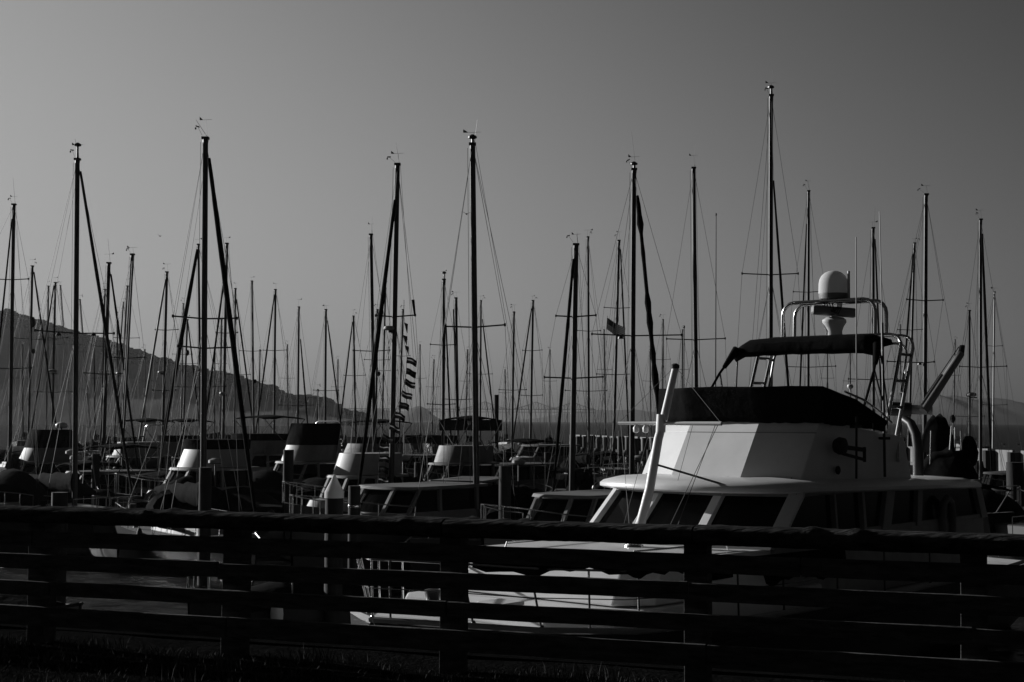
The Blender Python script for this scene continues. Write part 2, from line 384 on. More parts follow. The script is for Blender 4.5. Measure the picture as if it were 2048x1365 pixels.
# lower cabin sides below window line
sill = MB()
def mixp(t, k=0): return [(lerp(cbot[i][0], ctop[i][0], t)+k, lerp(cbot[i][1], ctop[i][1], t)) for i in range(2)]
t1 = .2
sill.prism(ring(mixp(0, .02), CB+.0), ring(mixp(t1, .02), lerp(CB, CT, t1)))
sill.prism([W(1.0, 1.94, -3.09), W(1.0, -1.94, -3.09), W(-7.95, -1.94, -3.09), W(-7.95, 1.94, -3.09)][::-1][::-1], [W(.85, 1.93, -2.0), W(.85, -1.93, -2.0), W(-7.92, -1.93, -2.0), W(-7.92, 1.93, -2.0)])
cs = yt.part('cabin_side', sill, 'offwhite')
def pillar(pt, pb, wdir, wid, name='window_pillar', mt='white', out=V((0, 0, 0))):
    wdir = V(wdir).normalized()*wid/2; n = V((pb-pt)).cross(wdir).normalized()*.05
    if n.dot(Y.h+Y.p*.3) < 0: n = -n
    mbp = MB().hexa([pb-wdir-n, pb+wdir-n, pb+wdir+n, pb-wdir+n], [pt-wdir-n, pt+wdir-n, pt+wdir+n, pt-wdir+n])
    return yt.part(name, mbp, mt, bevel=.008)
zz0, zz1 = CT, lerp(CB, CT, t1)
pm = mixp(t1)
for sg in (1, -1):
    pillar(W(ctop[0][0], sg*ctop[0][1], zz0), W(pm[0][0], sg*pm[0][1], zz1), Y.p, .17)
    pillar(W(ctop[1][0], sg*ctop[1][1], zz0), W(pm[1][0], sg*pm[1][1], zz1), Y.p*1+Y.h*-.5*sg, .26 if sg > 0 else .15)
for (u, wd_, tilt) in ((-1.3, .07, 0), (-2.4, .1, 0), (-3.6, .36, -.35), (-4.9, .22, -.2), (-7.72, .3, .25)):
    for sg in (1, -1):
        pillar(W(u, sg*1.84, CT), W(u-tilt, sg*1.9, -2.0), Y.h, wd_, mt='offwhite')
hd = MB()   # header band under the roof
hd.prism(ring([(.62, .68), (.12, 1.9)], CT-.05, -7.9), ring([(.53, .66), (.05, 1.88)], CT+.02, -7.9))
yt.part('window_header', hd, 'offwhite')
# roof / visor
rp = [(1.22, 0), (1.15, .7), (.95, 1.35), (.62, 1.85), (.1, 2.12), (-.8, 2.22), (-5, 2.22), (-7.3, 2.15), (-7.75, 1.9), (-7.95, 1.2)]
full = rp + [(u, -v) for u, v in rp[::-1] if v != 0]
def slope(u): return -.16*max(0, -u)/7.5
def rr_(s_, w, du=0): return [W(u*1.0 + (0 if u < 0 else 0)+ (-(1-s_)*1.2 if u > 0 else (1-s_)*1.2), v*s_, w+slope(u)) for u, v in full]
rf = MB(); L0 = rr_(.97, -1.20); L1 = rr_(1.0, -1.17); L2 = rr_(1.0, -1.11); L3 = rr_(.97, -1.06); L4 = rr_(.86, -1.0); L5 = rr_(.6, -.96)
n_ = len(full)
rf.grid([L0, L1, L2, L3, L4, L5], close=True); rf.f += [tuple(range(n_)), tuple(range(5*n_, 6*n_))[::-1]]; rf.m += [0, 0]
roof = yt.part('cabin_roof', rf, 'white', smooth=True)
# flybridge coaming
fb_b = [(0.0, .72), (-.45, 1.68)]; fb_t = [(-.74, .72), (-1.19, 1.68)]
def fring(pl, w, aft, waft): (u2, a), (u1, b) = pl; return [W(u2, a, w), W(u2, -a, w), W(u1, -b, w), W(aft, -b, waft), W(aft, b, waft), W(u1, b, w)]
fbm = MB().prism(fring(fb_b, -1.03, -4.95, -1.1), fring(fb_t, .05, -4.6, -.28))
fbo = yt.part('flybridge', fbm, 'white', bevel=.02)
def facet_pts(k, off):
    q = [(-4.6, -1.68), fb_b[1], fb_b[0]]; pts = []
    ub = [(-4.9, 1.68), (-.45, 1.68), (0, .72), (0, -.72), (-.45, -1.68), (-4.9, -1.68)]; ut = [(-4.6, 1.68), (-1.19, 1.68), (-.74, .72), (-.74, -.72), (-1.19, -1.68), (-4.6, -1.68)]
    return [W(lerp(a[0], b[0], k)+off*.8, lerp(a[1], b[1], k)+(off if a[1] > 1 else (-off if a[1] < -1 else 0)), lerp(-1.03, .05, k)) for a, b in zip(ub[1:-1], ut[1:-1])]
yt.part('moulding_seam', MB().tube(facet_pts(.78, .004), .007, 5), 'greyplastic', fbo)
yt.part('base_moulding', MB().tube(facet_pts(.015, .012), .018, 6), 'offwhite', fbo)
sc_ = facet_pts(.05, .008)
for a, b in zip(sc_[:-1], sc_[1:]):
    for q in range(1, 6): yt.part('screw_cap', MB().blob(lerp(a, b, q/6), .013, .013, .013, 1, 0, (4, 6)), 'black', fbo)
# black canvas band with forward-leaning top and sagging hem
def canvas_ring(k, w_off, dz_seed):
    pts = []
    base = [(-3.5, 1.74, -.16), (-2.2, 1.74, -.02), (-1.45, 1.74, .02), (-1.2, 1.73, .04), (-.9, 1.25, .05), (-.72, .76, .05), (-.7, 0, .05)]
    allp = base + [(u, -v, w) for u, v, w in base[:-1][::-1]]
    for i, (u, v, w) in enumerate(allp):
        fade = 1 if u > -1.5 else (.75 if u > -2.5 else .32)
        out = .04 + (.22 if v > 0 else (.16 if v > -1 else .0))*k
        s2 = 1 + (.05 if v > 0 else -.02)*k
        pts.append(W(u + (out if u > -2 else 0), v*s2 + (0.03 if v > 0 else -.03), w + w_off*fade + .012*math.sin(i*2.3+dz_seed)))
    return pts
def densify(pts, m=5): 
    out = []
    for a, b in zip(pts[:-1], pts[1:]): out += [lerp(a, b, k/m) for k in range(m)]
    return out + [pts[-1]]
rnd = random.Random(5); cr = []
for k, wo_ in ((-.05, -.06), (0.02, .06), (.4, .26), (.8, .48), (1, .56), (.97, .58)):
    cr.append([p + V((rnd.uniform(-.008, .008), rnd.uniform(-.008, .008), rnd.uniform(-.012, .012) if wo_ < 0 else 0)) for p in densify(canvas_ring(k, wo_, 0))])
yt.part('canvas_windscreen_cover', MB().grid(cr), 'canvas', smooth=True, solid=.03)
yt.part('cockpit_cover', MB().prism([W(-1, 1.6, .0), W(-1, -1.6, .0), W(-3.4, -1.6, -.1), W(-3.4, 1.6, -.1)], [W(-.9, 1.5, .2), W(-.9, -1.5, .2), W(-3.4, -1.5, .0), W(-3.4, 1.5, .0)]), 'canvas')
for sg in (1, -1):
    r_ = MB().tube([W(-1.9, sg*1.8, .56), W(-2.6, sg*1.82, .42), W(-3.4, sg*1.8, .18), W(-3.9, sg*1.76, .0)], .022, 6)
    for u, z0, z1 in ((-2.3, .1, .49), (-3.0, 0, .3), (-3.6, -.1, .12)): r_.tube([W(u, sg*1.8, z0-.1), W(u, sg*1.8, z1)], .014, 5)
    yt.part('flybridge_rail', r_, 'steel', smooth=True)
gp = MB().lathe(W(-2.15, 1.78, .5), [(.012, 0), (.012, .1), (.05, .13), (.06, .16), (.045, .19), (.01, .2)], 12); yt.part('satnav_antenna', gp, 'plastic', smooth=True)
# side fittings
sl_ = MB().lathe(W(-1.55, 1.76, -.42), [(.03, 0), (.12, .02), (.16, .1), (.14, .2), (.05, .24)], 16, ax=Y.p); sl_.tube([W(-1.6, 1.9, -.44), W(-2.35, 1.95, -.5)], .04, 8); sl_.tube([W(-1.6, 1.9, -.56), W(-2.35, 1.95, -.68)], .03, 8); sl_.tube([W(-2.35, 1.95, -.45), W(-2.35, 1.95, -.72)], .03, 8)
yt.part('searchlight', sl_, 'black', smooth=True)
ph = MB().lathe(W(-1.7, 1.73, -.86), [(.07, 0), (.08, .03), (.05, .05)], 16, ax=Y.p); yt.part('deck_vent', ph, 'black', smooth=True)
# stainless arches
for u in (-3.93, -4.47):
    yt.part('arch_tube', u_arch(Y, u, -1.6, 1.6, EYE-.25, EYE+1.76, .037, lean=.9, n=8, corner=.3), 'steel', smooth=True)
for sg in (1, -1):
    for w in (.3, .82, 1.35):
        k = .9*(w+.25)/2.01
        yt.part('arch_rung', MB().tube([W(-3.93-k, sg*1.6, w), W(-4.47-k, sg*1.6, w)], .03, 6), 'alugrey', smooth=True)
    yt.part('arch_foot', MB().tube([W(-4.47, sg*1.62, -.25), W(-4.2, sg*1.74, -.75)], .037, 7), 'steel', smooth=True)
    # extra hooped rail behind
yt.part('arch_tube', u_arch(Y, -4.9, -1.5, 1.5, EYE+.6, EYE+1.6, .028, lean=.35, n=7, corner=.25), 'steel', smooth=True)
# radar arch
for u in (-4.85, -5.36):
    yt.part('radar_arch_tube', u_arch(Y, u, -1.12, .98, EYE+1.75, EYE+2.5, .04, lean=.03, n=8, corner=.26), 'steel', smooth=True)
for v in (-.6, .5): yt.part('radar_arch_rung', MB().tube([W(-4.88, v, 2.5), W(-5.39, v, 2.5)], .02, 6), 'steel')
yt.part('dome_platform', MB().box(W(-5.12, -.06, 2.5), .62, 1.5, .035, Y.h), 'alu', bevel=.01)
yt.part('radar_shelf', MB().box(W(-5.12, -.06, 1.77), .7, .9, .03, Y.h), 'alu', bevel=.01)
dome = MB().lathe(W(-5.12, -.07, 2.53), [(.2, 0), (.285, .03), (.3, .09), (.302, .14)], 28); yt.part('dome_base', dome, 'greyplastic', smooth=True)
dome = MB().lathe(W(-5.12, -.07, 2.672), [(.302, 0), (.305, .02), (.30, .2), (.285, .29), (.245, .37), (.18, .43), (.1, .465), (.02, .48)], 28); dm = yt.part('satellite_dome', dome, 'plastic_thin', smooth=True)
cab = MB()
for k in range(4): cab.tube([W(-5.0, -.22+.06*k, 2.48), W(-5.0, -.2+.07*k, 2.36-.03*k), W(-5.0, -.05+.05*k, 2.3-.02*k), W(-5.0, .08+.03*k, 2.38), W(-5.0, .1+.03*k, 2.48)], .012, 5)
yt.part('cable', cab, 'black', smooth=True)
ped = MB().lathe(W(-5.12, -.06, 1.79), [(.17, 0), (.165, .1), (.2, .2), (.25, .27), (.25, .33), (.19, .38), (.07, .4), (.07, .45)], 20); yt.part('radar_pedestal', ped, 'plastic', smooth=True)
bar = MB(); bd = (Y.p*.75+Y.h*.66).normalized()
bd = V((1, .18, -.06)).normalized()
c = W(-5.12, -.06, 2.3)
bar.box(c, .98, .16, .2, bd, az=V((0, 0, 1))-bd*bd.z)
yt.part('radar_scanner', bar, 'greyplastic', bevel=.055)
yt.part('antenna_post', MB().tube([W(-5.12, .28, 2.5), W(-5.12, .28, 3.1), W(-5.12, .28, 3.12)], .028, 8), 'plastic', smooth=True)
a_ = MB().tube([W(-2.36, 1.78, -1.03), W(-2.36, 1.8, .5)], .022, 7); yt.part('whip_antenna', a_.tube([W(-2.36, 1.8, .5), W(-2.36, 1.82, 3.42)], .014, 6, .01), 'aludark', smooth=True)
a_ = MB().tube([W(-3.54, 1.78, -1.03), W(-3.54, 1.76, 1.9)], .026, 7); yt.part('whip_antenna', a_.tube([W(-3.54, 1.76, 1.9), W(-3.6, 1.70, 4.05)], .013, 6, .009), 'alu', smooth=True)
for (u, z) in ((-2.36, -.08), (-3.54, -.3)): yt.part('antenna_bracket', MB().box(W(u, 1.78, z), .3, .1, .05, Y.h), 'black')
# bimini
rnd = random.Random(9)
def bim(uoff, w0, sc, sag=0):
    out = []
    for k in range(15):
        v = (-1.58+3.06*k/14)
        edge = abs(v)/1.6
        out.append(W(-3.75+uoff, v*sc, w0 - .10*max(0, edge-.86)/.14 - .03*edge**2 + rnd.uniform(-.01, .01) - sag))
    return out
rows = [bim(0, 1.36, 1, 0), bim(.06, 1.45, 1.02), bim(.03, 1.6, 1.0), bim(-.12, 1.7, .97), bim(-.5, 1.74, .96), bim(-.9, 1.72, .96), bim(-.95, 1.62, .97), bim(-.6, 1.56, .96), bim(-.1, 1.5, .96)]
yt.part('bimini_canvas', MB().grid(rows), 'canvas', smooth=True, solid=.02)
for sg in (1, -1):
    bt = MB().tube([W(-3.72, sg*1.58, 1.45), W(-3.3, sg*1.7, 1.0), W(-2.7, sg*1.78, .3)], .03, 7, .024)
    yt.part('bimini_strut', bt, 'canvas', smooth=True)
    yt.part('bimini_strut', MB().tube([W(-3.3, sg*1.7, 1.02), W(-3.62, sg*1.76, .2)], .018, 6), 'aludark', smooth=True)
    yt.part('bimini_strut', MB().tube([W(-3.8, sg*1.58, 1.4), W(-3.9, sg*1.72, .0)], .02, 6), 'aludark', smooth=True)
    yt.part('bimini_sleeve', MB().tube([W(-3.74, sg*1.56, 1.5), W(-3.42, sg*1.67, 1.12)], .09, 8, .045), 'canvas', smooth=True)
# bow rail
def rail_pts(sg, h_, u_end=1.0):
    pts = []
    for (u, hb, z) in st:
        if u >= u_end: pts.append(YS(u+.02, sg*(hb-.12 if hb > .4 else hb*.5), z+h_))
    return pts
prail = rail_pts(1, .88); srail = rail_pts(-1, .88)
yt.part('bow_rail', MB().tube(prail[::-1] + srail, .02, 7), 'steel', smooth=True)
yt.part('lifeline', MB().tube(rail_pts(1, .48, -6), .008, 5), 'steel')
yt.part('lifeline', MB().tube(rail_pts(-1, .48, -6), .008, 5), 'steel')
def deck_edge(u):
    for (a, b) in zip(st[:-1], st[1:]):
        if b[0] <= u <= a[0]:
            t = (a[0]-u)/(a[0]-b[0]); return lerp(a[1], b[1], t), lerp(a[2], b[2], t)
    return st[-1][1], st[-1][2]
for sg in (1, -1):
    for q, u in enumerate((7.6, 7.1, 6.45, 5.7, 4.95, 3.9, 2.6, 1.3, -.4, -2.2, -4.2)):
        hb, z = deck_edge(u); hb = hb-.12 if hb > .4 else hb*.5
        lean = .25 if q in (1, 2) else .03
        s2 = MB().tube([YS(u-lean, sg*hb, z), YS(u, sg*hb, z+.88)], .016, 6); s2.lathe(YS(u-lean, sg*hb, z), [(.05, 0), (.04, .04), (.02, .08)], 8)
        yt.part('stanchion', s2, 'steel' if sg < 0 else 'alu', smooth=True)
rnd = random.Random(21)
pc = []
us = [7.0-.13*k for k in range(60)]
top, bot = [], []
for k, u in enumerate(us):
    hb, z = deck_edge(u); hb -= .12
    top.append(YS(u, hb+.0, z+.97)); 
    dpt = .13+.05*math.sin(k*.5)+.03*math.sin(k*1.7) + (.05 if u < 4.5 else 0) + (.25 if u < 1.8 else 0)
    bot.append(YS(u, hb+.01, z+.97-dpt))
yt.part('weather_cloth', MB().grid([top, [lerp(a, b, .5)+Y.p*.02 for a, b in zip(top, bot)], bot]), 'canvas', smooth=True, solid=.02)
# steadying pole mast on the trunk cabin
ps = MB().tube([W(1.97, -.13, -2.1), W(1.55, -.11, -1.15), W(1.3, -.1, -.3), W(1.23, -.1, -.16)], .085, 12, .075)
ps.tube([W(1.23, -.1, -.18), W(1.2, -.1, .12)], .085, 12)
pole = yt.part('signal_mast', ps, 'plastic', smooth=True)
yt.part('mast_foot', MB().lathe(W(1.99, -.13, -2.1), [(.17, 0), (.16, .03), (.12, .04), (.11, .16)], 16), 'steel', pole, smooth=True)
yt.part('derrick_boom', MB().tube([W(1.17, -.08, .02), W(.82, -.06, .95)], .07, 12, .06), 'plastic', pole, smooth=True)
yt.part('boom_cap', MB().lathe(W(.83, -.06, .93), [(.075, 0), (.078, .06), (.03, .09)], 12), 'black', pole, smooth=True)
yt.part('yardarm', MB().tube([W(1.22, -1.0, -.03), W(1.22, -.1, -.03), W(1.22, 1.12, -.03)], .028, 8, .036), 'plastic', pole, smooth=True)
for v in (-.62, -.42): yt.part('deck_lamp', MB().lathe(W(1.22, v, -.2), [(.02, 0), (.05, .02), (.055, .09), (.03, .13), (.01, .15)], 10), 'plastic', pole, smooth=True)
def rg_(a, b, r=.005, name='stay'): yt.part(name, line(a, b, r), 'wire')
rg_(W(.83, -.06, .97), W(1.22, -1.0, -.03), .004); rg_(W(.83, -.06, .97), W(1.22, 1.12, -.03), .004)
rg_(W(1.22, 1.05, -.05), W(1.9, .35, -2.05), .006); rg_(W(1.22, 1.0, -.05), W(1.6, .35, -2.05), .006)
rg_(W(1.22, -.3, -.05), W(1.9, -.5, -2.05), .004); rg_(W(1.22, -.95, -.05), W(2.0, -.2, -1.9), .004)
rg_(W(1.45, -.1, -.72), W(.95, .95, -1.05), .018, 'strut')
rg_(W(.8, .3, -.0), W(1.3, .3, -1.0), .004)
# lifebuoy on the port cabin side
lb = MB()
lb.tube([W(-5.7, 1.98, -2.3), W(-5.7, 1.98, -1.85), W(-5.75, 1.98, -1.62), W(-5.95, 1.98, -1.52), W(-6.15, 1.98, -1.62), W(-6.2, 1.98, -1.85), W(-6.2, 1.98, -2.3)], .075, 9)
lb = tag(lb.build('lifebuoy', 'dullwhite', origin=W(-5.95, 1.98, -1.9), smooth=True), 'pale horseshoe lifebuoy hanging on the side of the large motor yacht cabin', 'lifebuoy')
# davit crane on the boat deck
yt_d = MB().tube([W(-7.0, .9, -1.12), W(-7.0, .9, -.55), W(-7.02, .85, -.25), W(-7.1, .7, -.02), W(-7.2, .5, .08)], .115, 12, .095)
dv = Thing('davit_crane', W(-7.0, .9, -1.12), 'white tender crane with raised boom on the aft deck of the large motor yacht', 'crane')
dv.part('post', yt_d, 'alu', smooth=True)
dv.part('winch', MB().tube([W(-6.9, .3, .3), W(-7.1, .72, .28)], .15, 12), 'black', smooth=True)
dv.part('winch_drum', MB().tube([W(-7.1, .72, .28), W(-7.3, 1.1, .27)], .1, 12), 'greyplastic', smooth=True)
a, b = at(1846, 824, 30.3), at(1922, 708, 31.0)
dv.part('boom', MB().tube([a, b], .1, 10, .08), 'greyplastic', smooth=True)
dv.part('hydraulic_ram', MB().tube([lerp(a, b, .05)+V((-.1, -.1, .08)), lerp(a, b, .55)+V((-.07, -.08, .1))], .03, 8), 'steel', smooth=True)
dv.part('boom_tip', MB().tube([b, b+V((.03, 0, .17)), b+V((.03, 0, .19))], .07, 8, .05), 'black', smooth=True)
dv.part('hoist_cable', line(b+V((-.06, -.05, .15)), lerp(a, b, .1)+V((-.1, -.1, .15)), .01), 'wire')
# covered tender
td = Thing('tender_boat', W(-7.6, -.4, -1.2), 'small tender under a black cover stowed beside the white crane on the yacht', 'dinghy')
def heap(cx, cy_, Z, wpx, hpx, name, seed, dep=.8, pw=.75):
    """canvas-covered lump: half-ellipse section swept sideways, foot at (cx, cy_)"""
    rq = random.Random(seed); k = Z/FPX; c0 = at(cx, cy_, Z); rows = []
    for i in range(15):
        t = i/14; e = max(.06, math.sin(math.pi*(.03+.94*t)))**pw; hh = hpx*k*e*(1+rq.uniform(-.07, .07)); dd = dep*e
        rows.append([c0+V(((t-.5)*wpx*k, -math.cos(R(a_))*dd, max(0, math.sin(R(a_)))**.8*hh)) for a_ in range(0, 181, 15)])
    m = MB().grid(rows); m.f += [tuple(range(13)), tuple(range(14*13, 15*13))[::-1]]; m.m += [0, 0]
    return m
td.part('cover', heap(1893, 958, 31.2, 118, 62, 'c', 3), 'canvas', smooth=True)
td.part('engine_cover', heap(1876, 905, 31.6, 62, 74, 'c', 5, .45, .5), 'canvas', smooth=True)
td.part('outboard_motor', MB().blob(at(1938, 905, 31.5), .2, .2, .36, 4, .08, (8, 12)), 'canvas', smooth=True)
for (x0, y0, x1, y1) in ((1862, 862, 1860, 930), (1903, 852, 1899, 905), (1921, 862, 1923, 900)): td.part('rod', MB().tube([at(x0, y0, 30.9), at(x1, y1, 30.9)], .016, 6), 'steel', smooth=True)
td.part('rod_reel', MB().blob(at(1905, 838, 30.9), .06, .06, .09, 4, .1), 'black')
td.part('cradle', MB().box(W(-7.2, -.5, -1.18), 2.2, .9, .1, Y.h), 'aludark')
for (u, v) in ((-8.2, 1.2), (-8.9, .8)): yt.part('fishing_rod_rack', MB().tube([W(u, v, -1.3), W(u-.05, v, -.1)], .02, 6), 'steel', smooth=True)

# ------------------------------------------------------------------ sailing boats
def sailboat(sp):
    tx, ty = sp['top']; bx, by = sp['bot']; t = sp['t']
    Z = sp.get('Z', 560.0/t); r = t/2/FPX*Z
    T = at(tx, ty, Z); Bq = at(bx, by, Z); fb = 1.15
    Mb = T + (Bq-T)*((T.z-(fb+.25))/(T.z-Bq.z))
    H = T.z-Mb.z
    L = max(7.5, min(12.5, H*.8)); J = L*.40; S = L-J; B = L*.145
    side = sp.get('dx', .8); tow = sp.get('tow', 1)
    furl = sp.get('furl')
    if furl:
        x0, y0, x1, y1, ft = furl
        Zb = Z - J*.9
        yy = hor(x1) + (EYE-fb-.75)*FPX/Zb
        xx = x1 + (x1-x0)/(y1-y0)*(yy-y1)
        side = at(xx, yy, Zb).x - Mb.x; tow = 1
    side = max(-J*.8, min(J*.8, side))
    dy = -math.sqrt(J*J-side*side)*tow
    fr = Fr((Mb.x, Mb.y), side, dy)
    th = Thing('sailing_boat', V((Mb.x, Mb.y, 0)), sp['lab'], 'sailing boat', 'sailing boats moored in the marina')
    hull, deck = hull_mesh(fr, sail_stations(J+.3, S, B, fb))
    th.part('hull', hull, sp.get('hull', 'darkhull'), smooth=True)
    th.part('deck', deck, sp.get('deck', 'dullwhite'), smooth=True)
    near = Z < 70
    # coachroof
    def cr_(s_, z): return [fr(J*.45, B*.38*s_, z), fr(J*.45, -B*.38*s_, z), fr(-.3, -B*.62*s_, z), fr(-S*.42, -B*.6*s_, z), fr(-S*.42, B*.6*s_, z), fr(-.3, B*.62*s_, z)]
    th.part('coachroof', MB().prism(cr_(1, fb), cr_(.85, fb+.38)), sp.get('deck', 'dullwhite'), bevel=.04 if near else 0)
    if near:
        for sg in (1, -1): th.part('cabin_window', MB().box(fr(-S*.1, sg*B*.58, fb+.2), S*.4, .03, .13, fr.h), 'glass')
    # dodger
    dg = MB(); rr0 = []
    for k in range(4):
        u = -S*.36-.32*k; rr0.append([fr(u, B*.58*math.cos(R(a)), fb+.3+(.75+.1*k if k < 3 else .8)*math.sin(R(a))**.6*(.55 if k == 0 else 1)) for a in range(0, 181, 20)])
    dg.grid(rr0); dg.f += [tuple(range(10)), tuple(range(30, 40))[::-1]]; dg.m += [0, 0]; th.part('sprayhood', dg, 'canvas')
    # mast
    mt = sp.get('mast', 'alu')
    mst = th.part('mast', MB().tube([Mb, lerp(Mb, T, .6), T], r, 10, r*.85), mt, smooth=True)
    th.part('masthead_fitting', MB().box(T+V((0, 0, .02)), r*2.2, r*2.0, .07), 'aludark', mst)
    tips = []
    spr = sp.get('spr')
    if spr is None:
        ym = ty + (by-ty)*.42; hwp = .95/Z*FPX; xm = tx+(bx-tx)*.42
        spr = [(ym, xm-hwp, xm+hwp)]
    axis = T-Mb
    for (y, xl, xr) in spr:
        q = (at(tx, ty, Z).z-at(tx, y, Z).z)/axis.z; mp = lerp(T, Mb, q)
        tl, tr_ = at(xl, y, Z), at(xr, y, Z); tl.z += .05; tr_.z += .05
        # spreader tips swept: keep the seen width, follow the hull's beam direction
        for tip in (tl, tr_):
            dxx = tip.x-mp.x
            pv = fr.p if fr.p.x > 0 else -fr.p
            tip.y = mp.y + pv.y/max(.3, pv.x)*dxx*.8
        s_ = MB().tube([tl, mp, tr_], max(.016, r*.24), 6); s_.box(tl, .06, .06, .09); s_.box(tr_, .06, .06, .09)
        th.part('spreader', s_, 'aludark', mst)
        tips.append((tl, tr_, mp))
    for (x, y) in sp.get('lamps', ()):
        th.part('deck_light', MB().lathe(at(x, y, Z), [(.1, 0), (.08, .07), (.03, .12)], 8), 'aludark', mst)
    for (x, y, wpx) in sp.get('domes', ()):
        rd = wpx/2/FPX*Z; c = at(x, y, Z)
        th.part('radar_dome', MB().lathe(c-V((0, 0, rd*.35)), [(rd*.7, 0), (rd, rd*.2), (rd*1.0, rd*.45), (rd*.85, rd*.7), (rd*.3, rd*.8)], 14), 'offwhite', mst, smooth=True)
        th.part('radar_bracket', MB().box(c-V((-rd*.5, 0, rd*.55)), rd*1.3, .1, .08), 'aludark', mst)
    for (x, y, hp) in sp.get('refl', ()):
        th.part('radar_reflector', MB().blob(at(x, y, Z), .17, .17, hp/FPX*Z/2, 3, .1), 'black', mst)
    # masthead instruments
    rq = random.Random(int(tx*7+ty)); ins = MB()
    k = Z/FPX
    wr = max(.0045, .16*k)
    if sp.get('whip'):
        xw, yw = sp['whip']; ins.tube([T+V((r*.6, 0, .05)), at(xw, yw, Z)], max(.008, wr*1.5), 5, max(.006, wr))
    vx = sp.get('vane', rq.choice((-1, 1))); hv = rq.uniform(.22, .5); aw = rq.uniform(.12, .24)
    p0 = T+V((-vx*r*.5, 0, .08)); p1 = p0+V((vx*.03, 0, hv))
    ins.tube([p0, p1], wr, 4); ins.tube([p1+V((-aw, 0, 0)), p1+V((aw, 0, .02))], wr, 4)
    fx = vx*aw; ins.add([p1+V((fx*.7, 0, .02)), p1+V((fx*1.25, 0, .1)), p1+V((fx*1.25, .01, .0)), p1+V((fx*.7, .01, -.0))], [(0, 1, 2, 3), (3, 2, 1, 0)])
    q0 = T+V((vx*r, 0, .1)); q1 = q0+V((vx*rq.uniform(.08, .22), 0, rq.uniform(.15, .3)))
    if rq.random() < .7: ins.tube([q0, q1], wr, 4); ins.box(q1, .12, .05, .035, V((1, 0, rq.uniform(-.5, .5)))); ins.box(q1+V((vx*.06, 0, -.06)), .04, .04, .06)
    th.part('masthead_instruments', ins, 'aludark', mst)
    if sp.get('light'):
        th.part('masthead_light', MB().tube([T+V((0, 0, .05)), T+V((0, 0, .05+sp['light']*k))], .04, 6).lathe(T+V((0, 0, .05+sp['light']*k)), [(.04, 0), (.13, .03), (.13, .08), (.04, .14)], 8), 'aludark', mst)
    # rigging
    wr2 = .006 + Z*.00003
    stern = fr(-S+.05, 0, fb+.15); bow = fr(J+.2, 0, fb+.3)
    if furl:
        # furled headsail starts below the masthead
        yf = at(furl[0], furl[1], Z).z; tt = max(.01, min(.5, (T.z-yf)/(T.z-bow.z)))
        rf_ = furl[4]/2/FPX*Z
        A = lerp(T, bow, tt); A.x = at(furl[0], furl[1], A.y).x
        E = bow+V((0, 0, .45))
        pts = [lerp(A, E, i/14) for i in range(15)]
        rows = []; rg2 = random.Random(int(tx)); rag = sp.get('ragged', 0)
        mbf = MB(); 
        ax = (E-A).normalized(); sx = ax.cross(V((0, 1, 0))).normalized(); sy = ax.cross(sx)
        nn = 30
        for i in range(nn+1):
            tq = i/nn; rad = rf_*(.45+.55*math.sin(math.pi*min(1, .08+tq*.92))**.6)*(1+rg2.uniform(-.07, .07)) + (rg2.random()**3*rag)
            c = lerp(A, E, tq)
            rows.append([c+sx*math.cos(j*math.pi/4)*rad+sy*math.sin(j*math.pi/4)*rad for j in range(8)])
        mbf.grid(rows, close=True); mbf.f += [tuple(range(8)), tuple(range(nn*8, nn*8+8))[::-1]]; mbf.m += [0, 0]
        th.part('furled_headsail', mbf, 'canvas' if sp.get('fmat') is None else sp['fmat'], smooth=True)
        th.part('furling_drum', MB().lathe(bow+V((0, 0, .15)), [(.03, 0), (.12, .02), (.12, .18), (.03, .2)], 10), 'aludark', smooth=True)
        th.part('halyard', line(T, lerp(A, E, .02), wr2), 'wire')
    else:
        th.part('forestay', line(T, bow, wr2*1.2), 'wire')
    split = lerp(T, stern, .75)
    th.part('backstay', MB().tube([T, split, fr(-S+.1, B*.5, fb+.1)], wr2, 4), 'wire')
    th.part('backstay', MB().tube([split, fr(-S+.1, -B*.5, fb+.1)], wr2, 4), 'wire')
    cp = (fr(-.15, B*.92, fb), fr(-.15, -B*.92, fb)); 
    if cp[0].x > cp[1].x: cp = (cp[1], cp[0])
    for i in (0, 1):
        pts = [T] + [tp[i] for tp in tips] + [cp[i]]
        th.part('shroud', MB().tube(pts, wr2, 4), 'wire')
        th.part('shroud', MB().tube([tips[0][2]+V((0, 0, -.05)), cp[i]+fr.h*.5], wr2, 4), 'wire')
        th.part('shroud', MB().tube([tips[-1][2]+V((0, 0, -.08)), cp[i]-fr.h*.6], wr2, 4), 'wire')
    if sp.get('lift', 1):
        be = fr(-S*.72, 0, fb+1.55); th.part('topping_lift', line(T+V((r, 0, 0)), be, wr2*.8), 'wire')
        th.part('halyard', line(T-V((r*1.5, 0, .1)), Mb+V((-r*2.0, 0, .6)), wr2*.9), 'rope')
    # boom with sail cover
    b0 = Mb+V((0, 0, .85)); be = fr(-S*.74, 0, fb+1.1)
    bm = th.part('boom', MB().tube([b0, be], .06, 7), 'alu', smooth=True)
    rows = []
    for i in range(13):
        q = i/12; c = lerp(b0+V((0, 0, .1)), be+V((0, 0, .05)), q); hh = (.24*(1-q)**.6+.13); ww = .1*(1-q)+.09
        rows.append([c+fr.p*math.cos(R(a))*ww+V((0, 0, math.sin(R(a))*hh*(1.15 if q < .06 else 1)+.04*math.sin(i*2.1))) for a in range(0, 360, 45)])
    cvr = MB().grid(rows, close=True); cvr.f += [tuple(range(8)), tuple(range(96, 104))[::-1]]; cvr.m += [0, 0]
    th.part('sail_cover', cvr, sp.get('cover', 'canvas'), bm, smooth=True)
    # rails
    pr = MB(); w_ = .014
    ss = sail_stations(J+.3, S, B, fb)
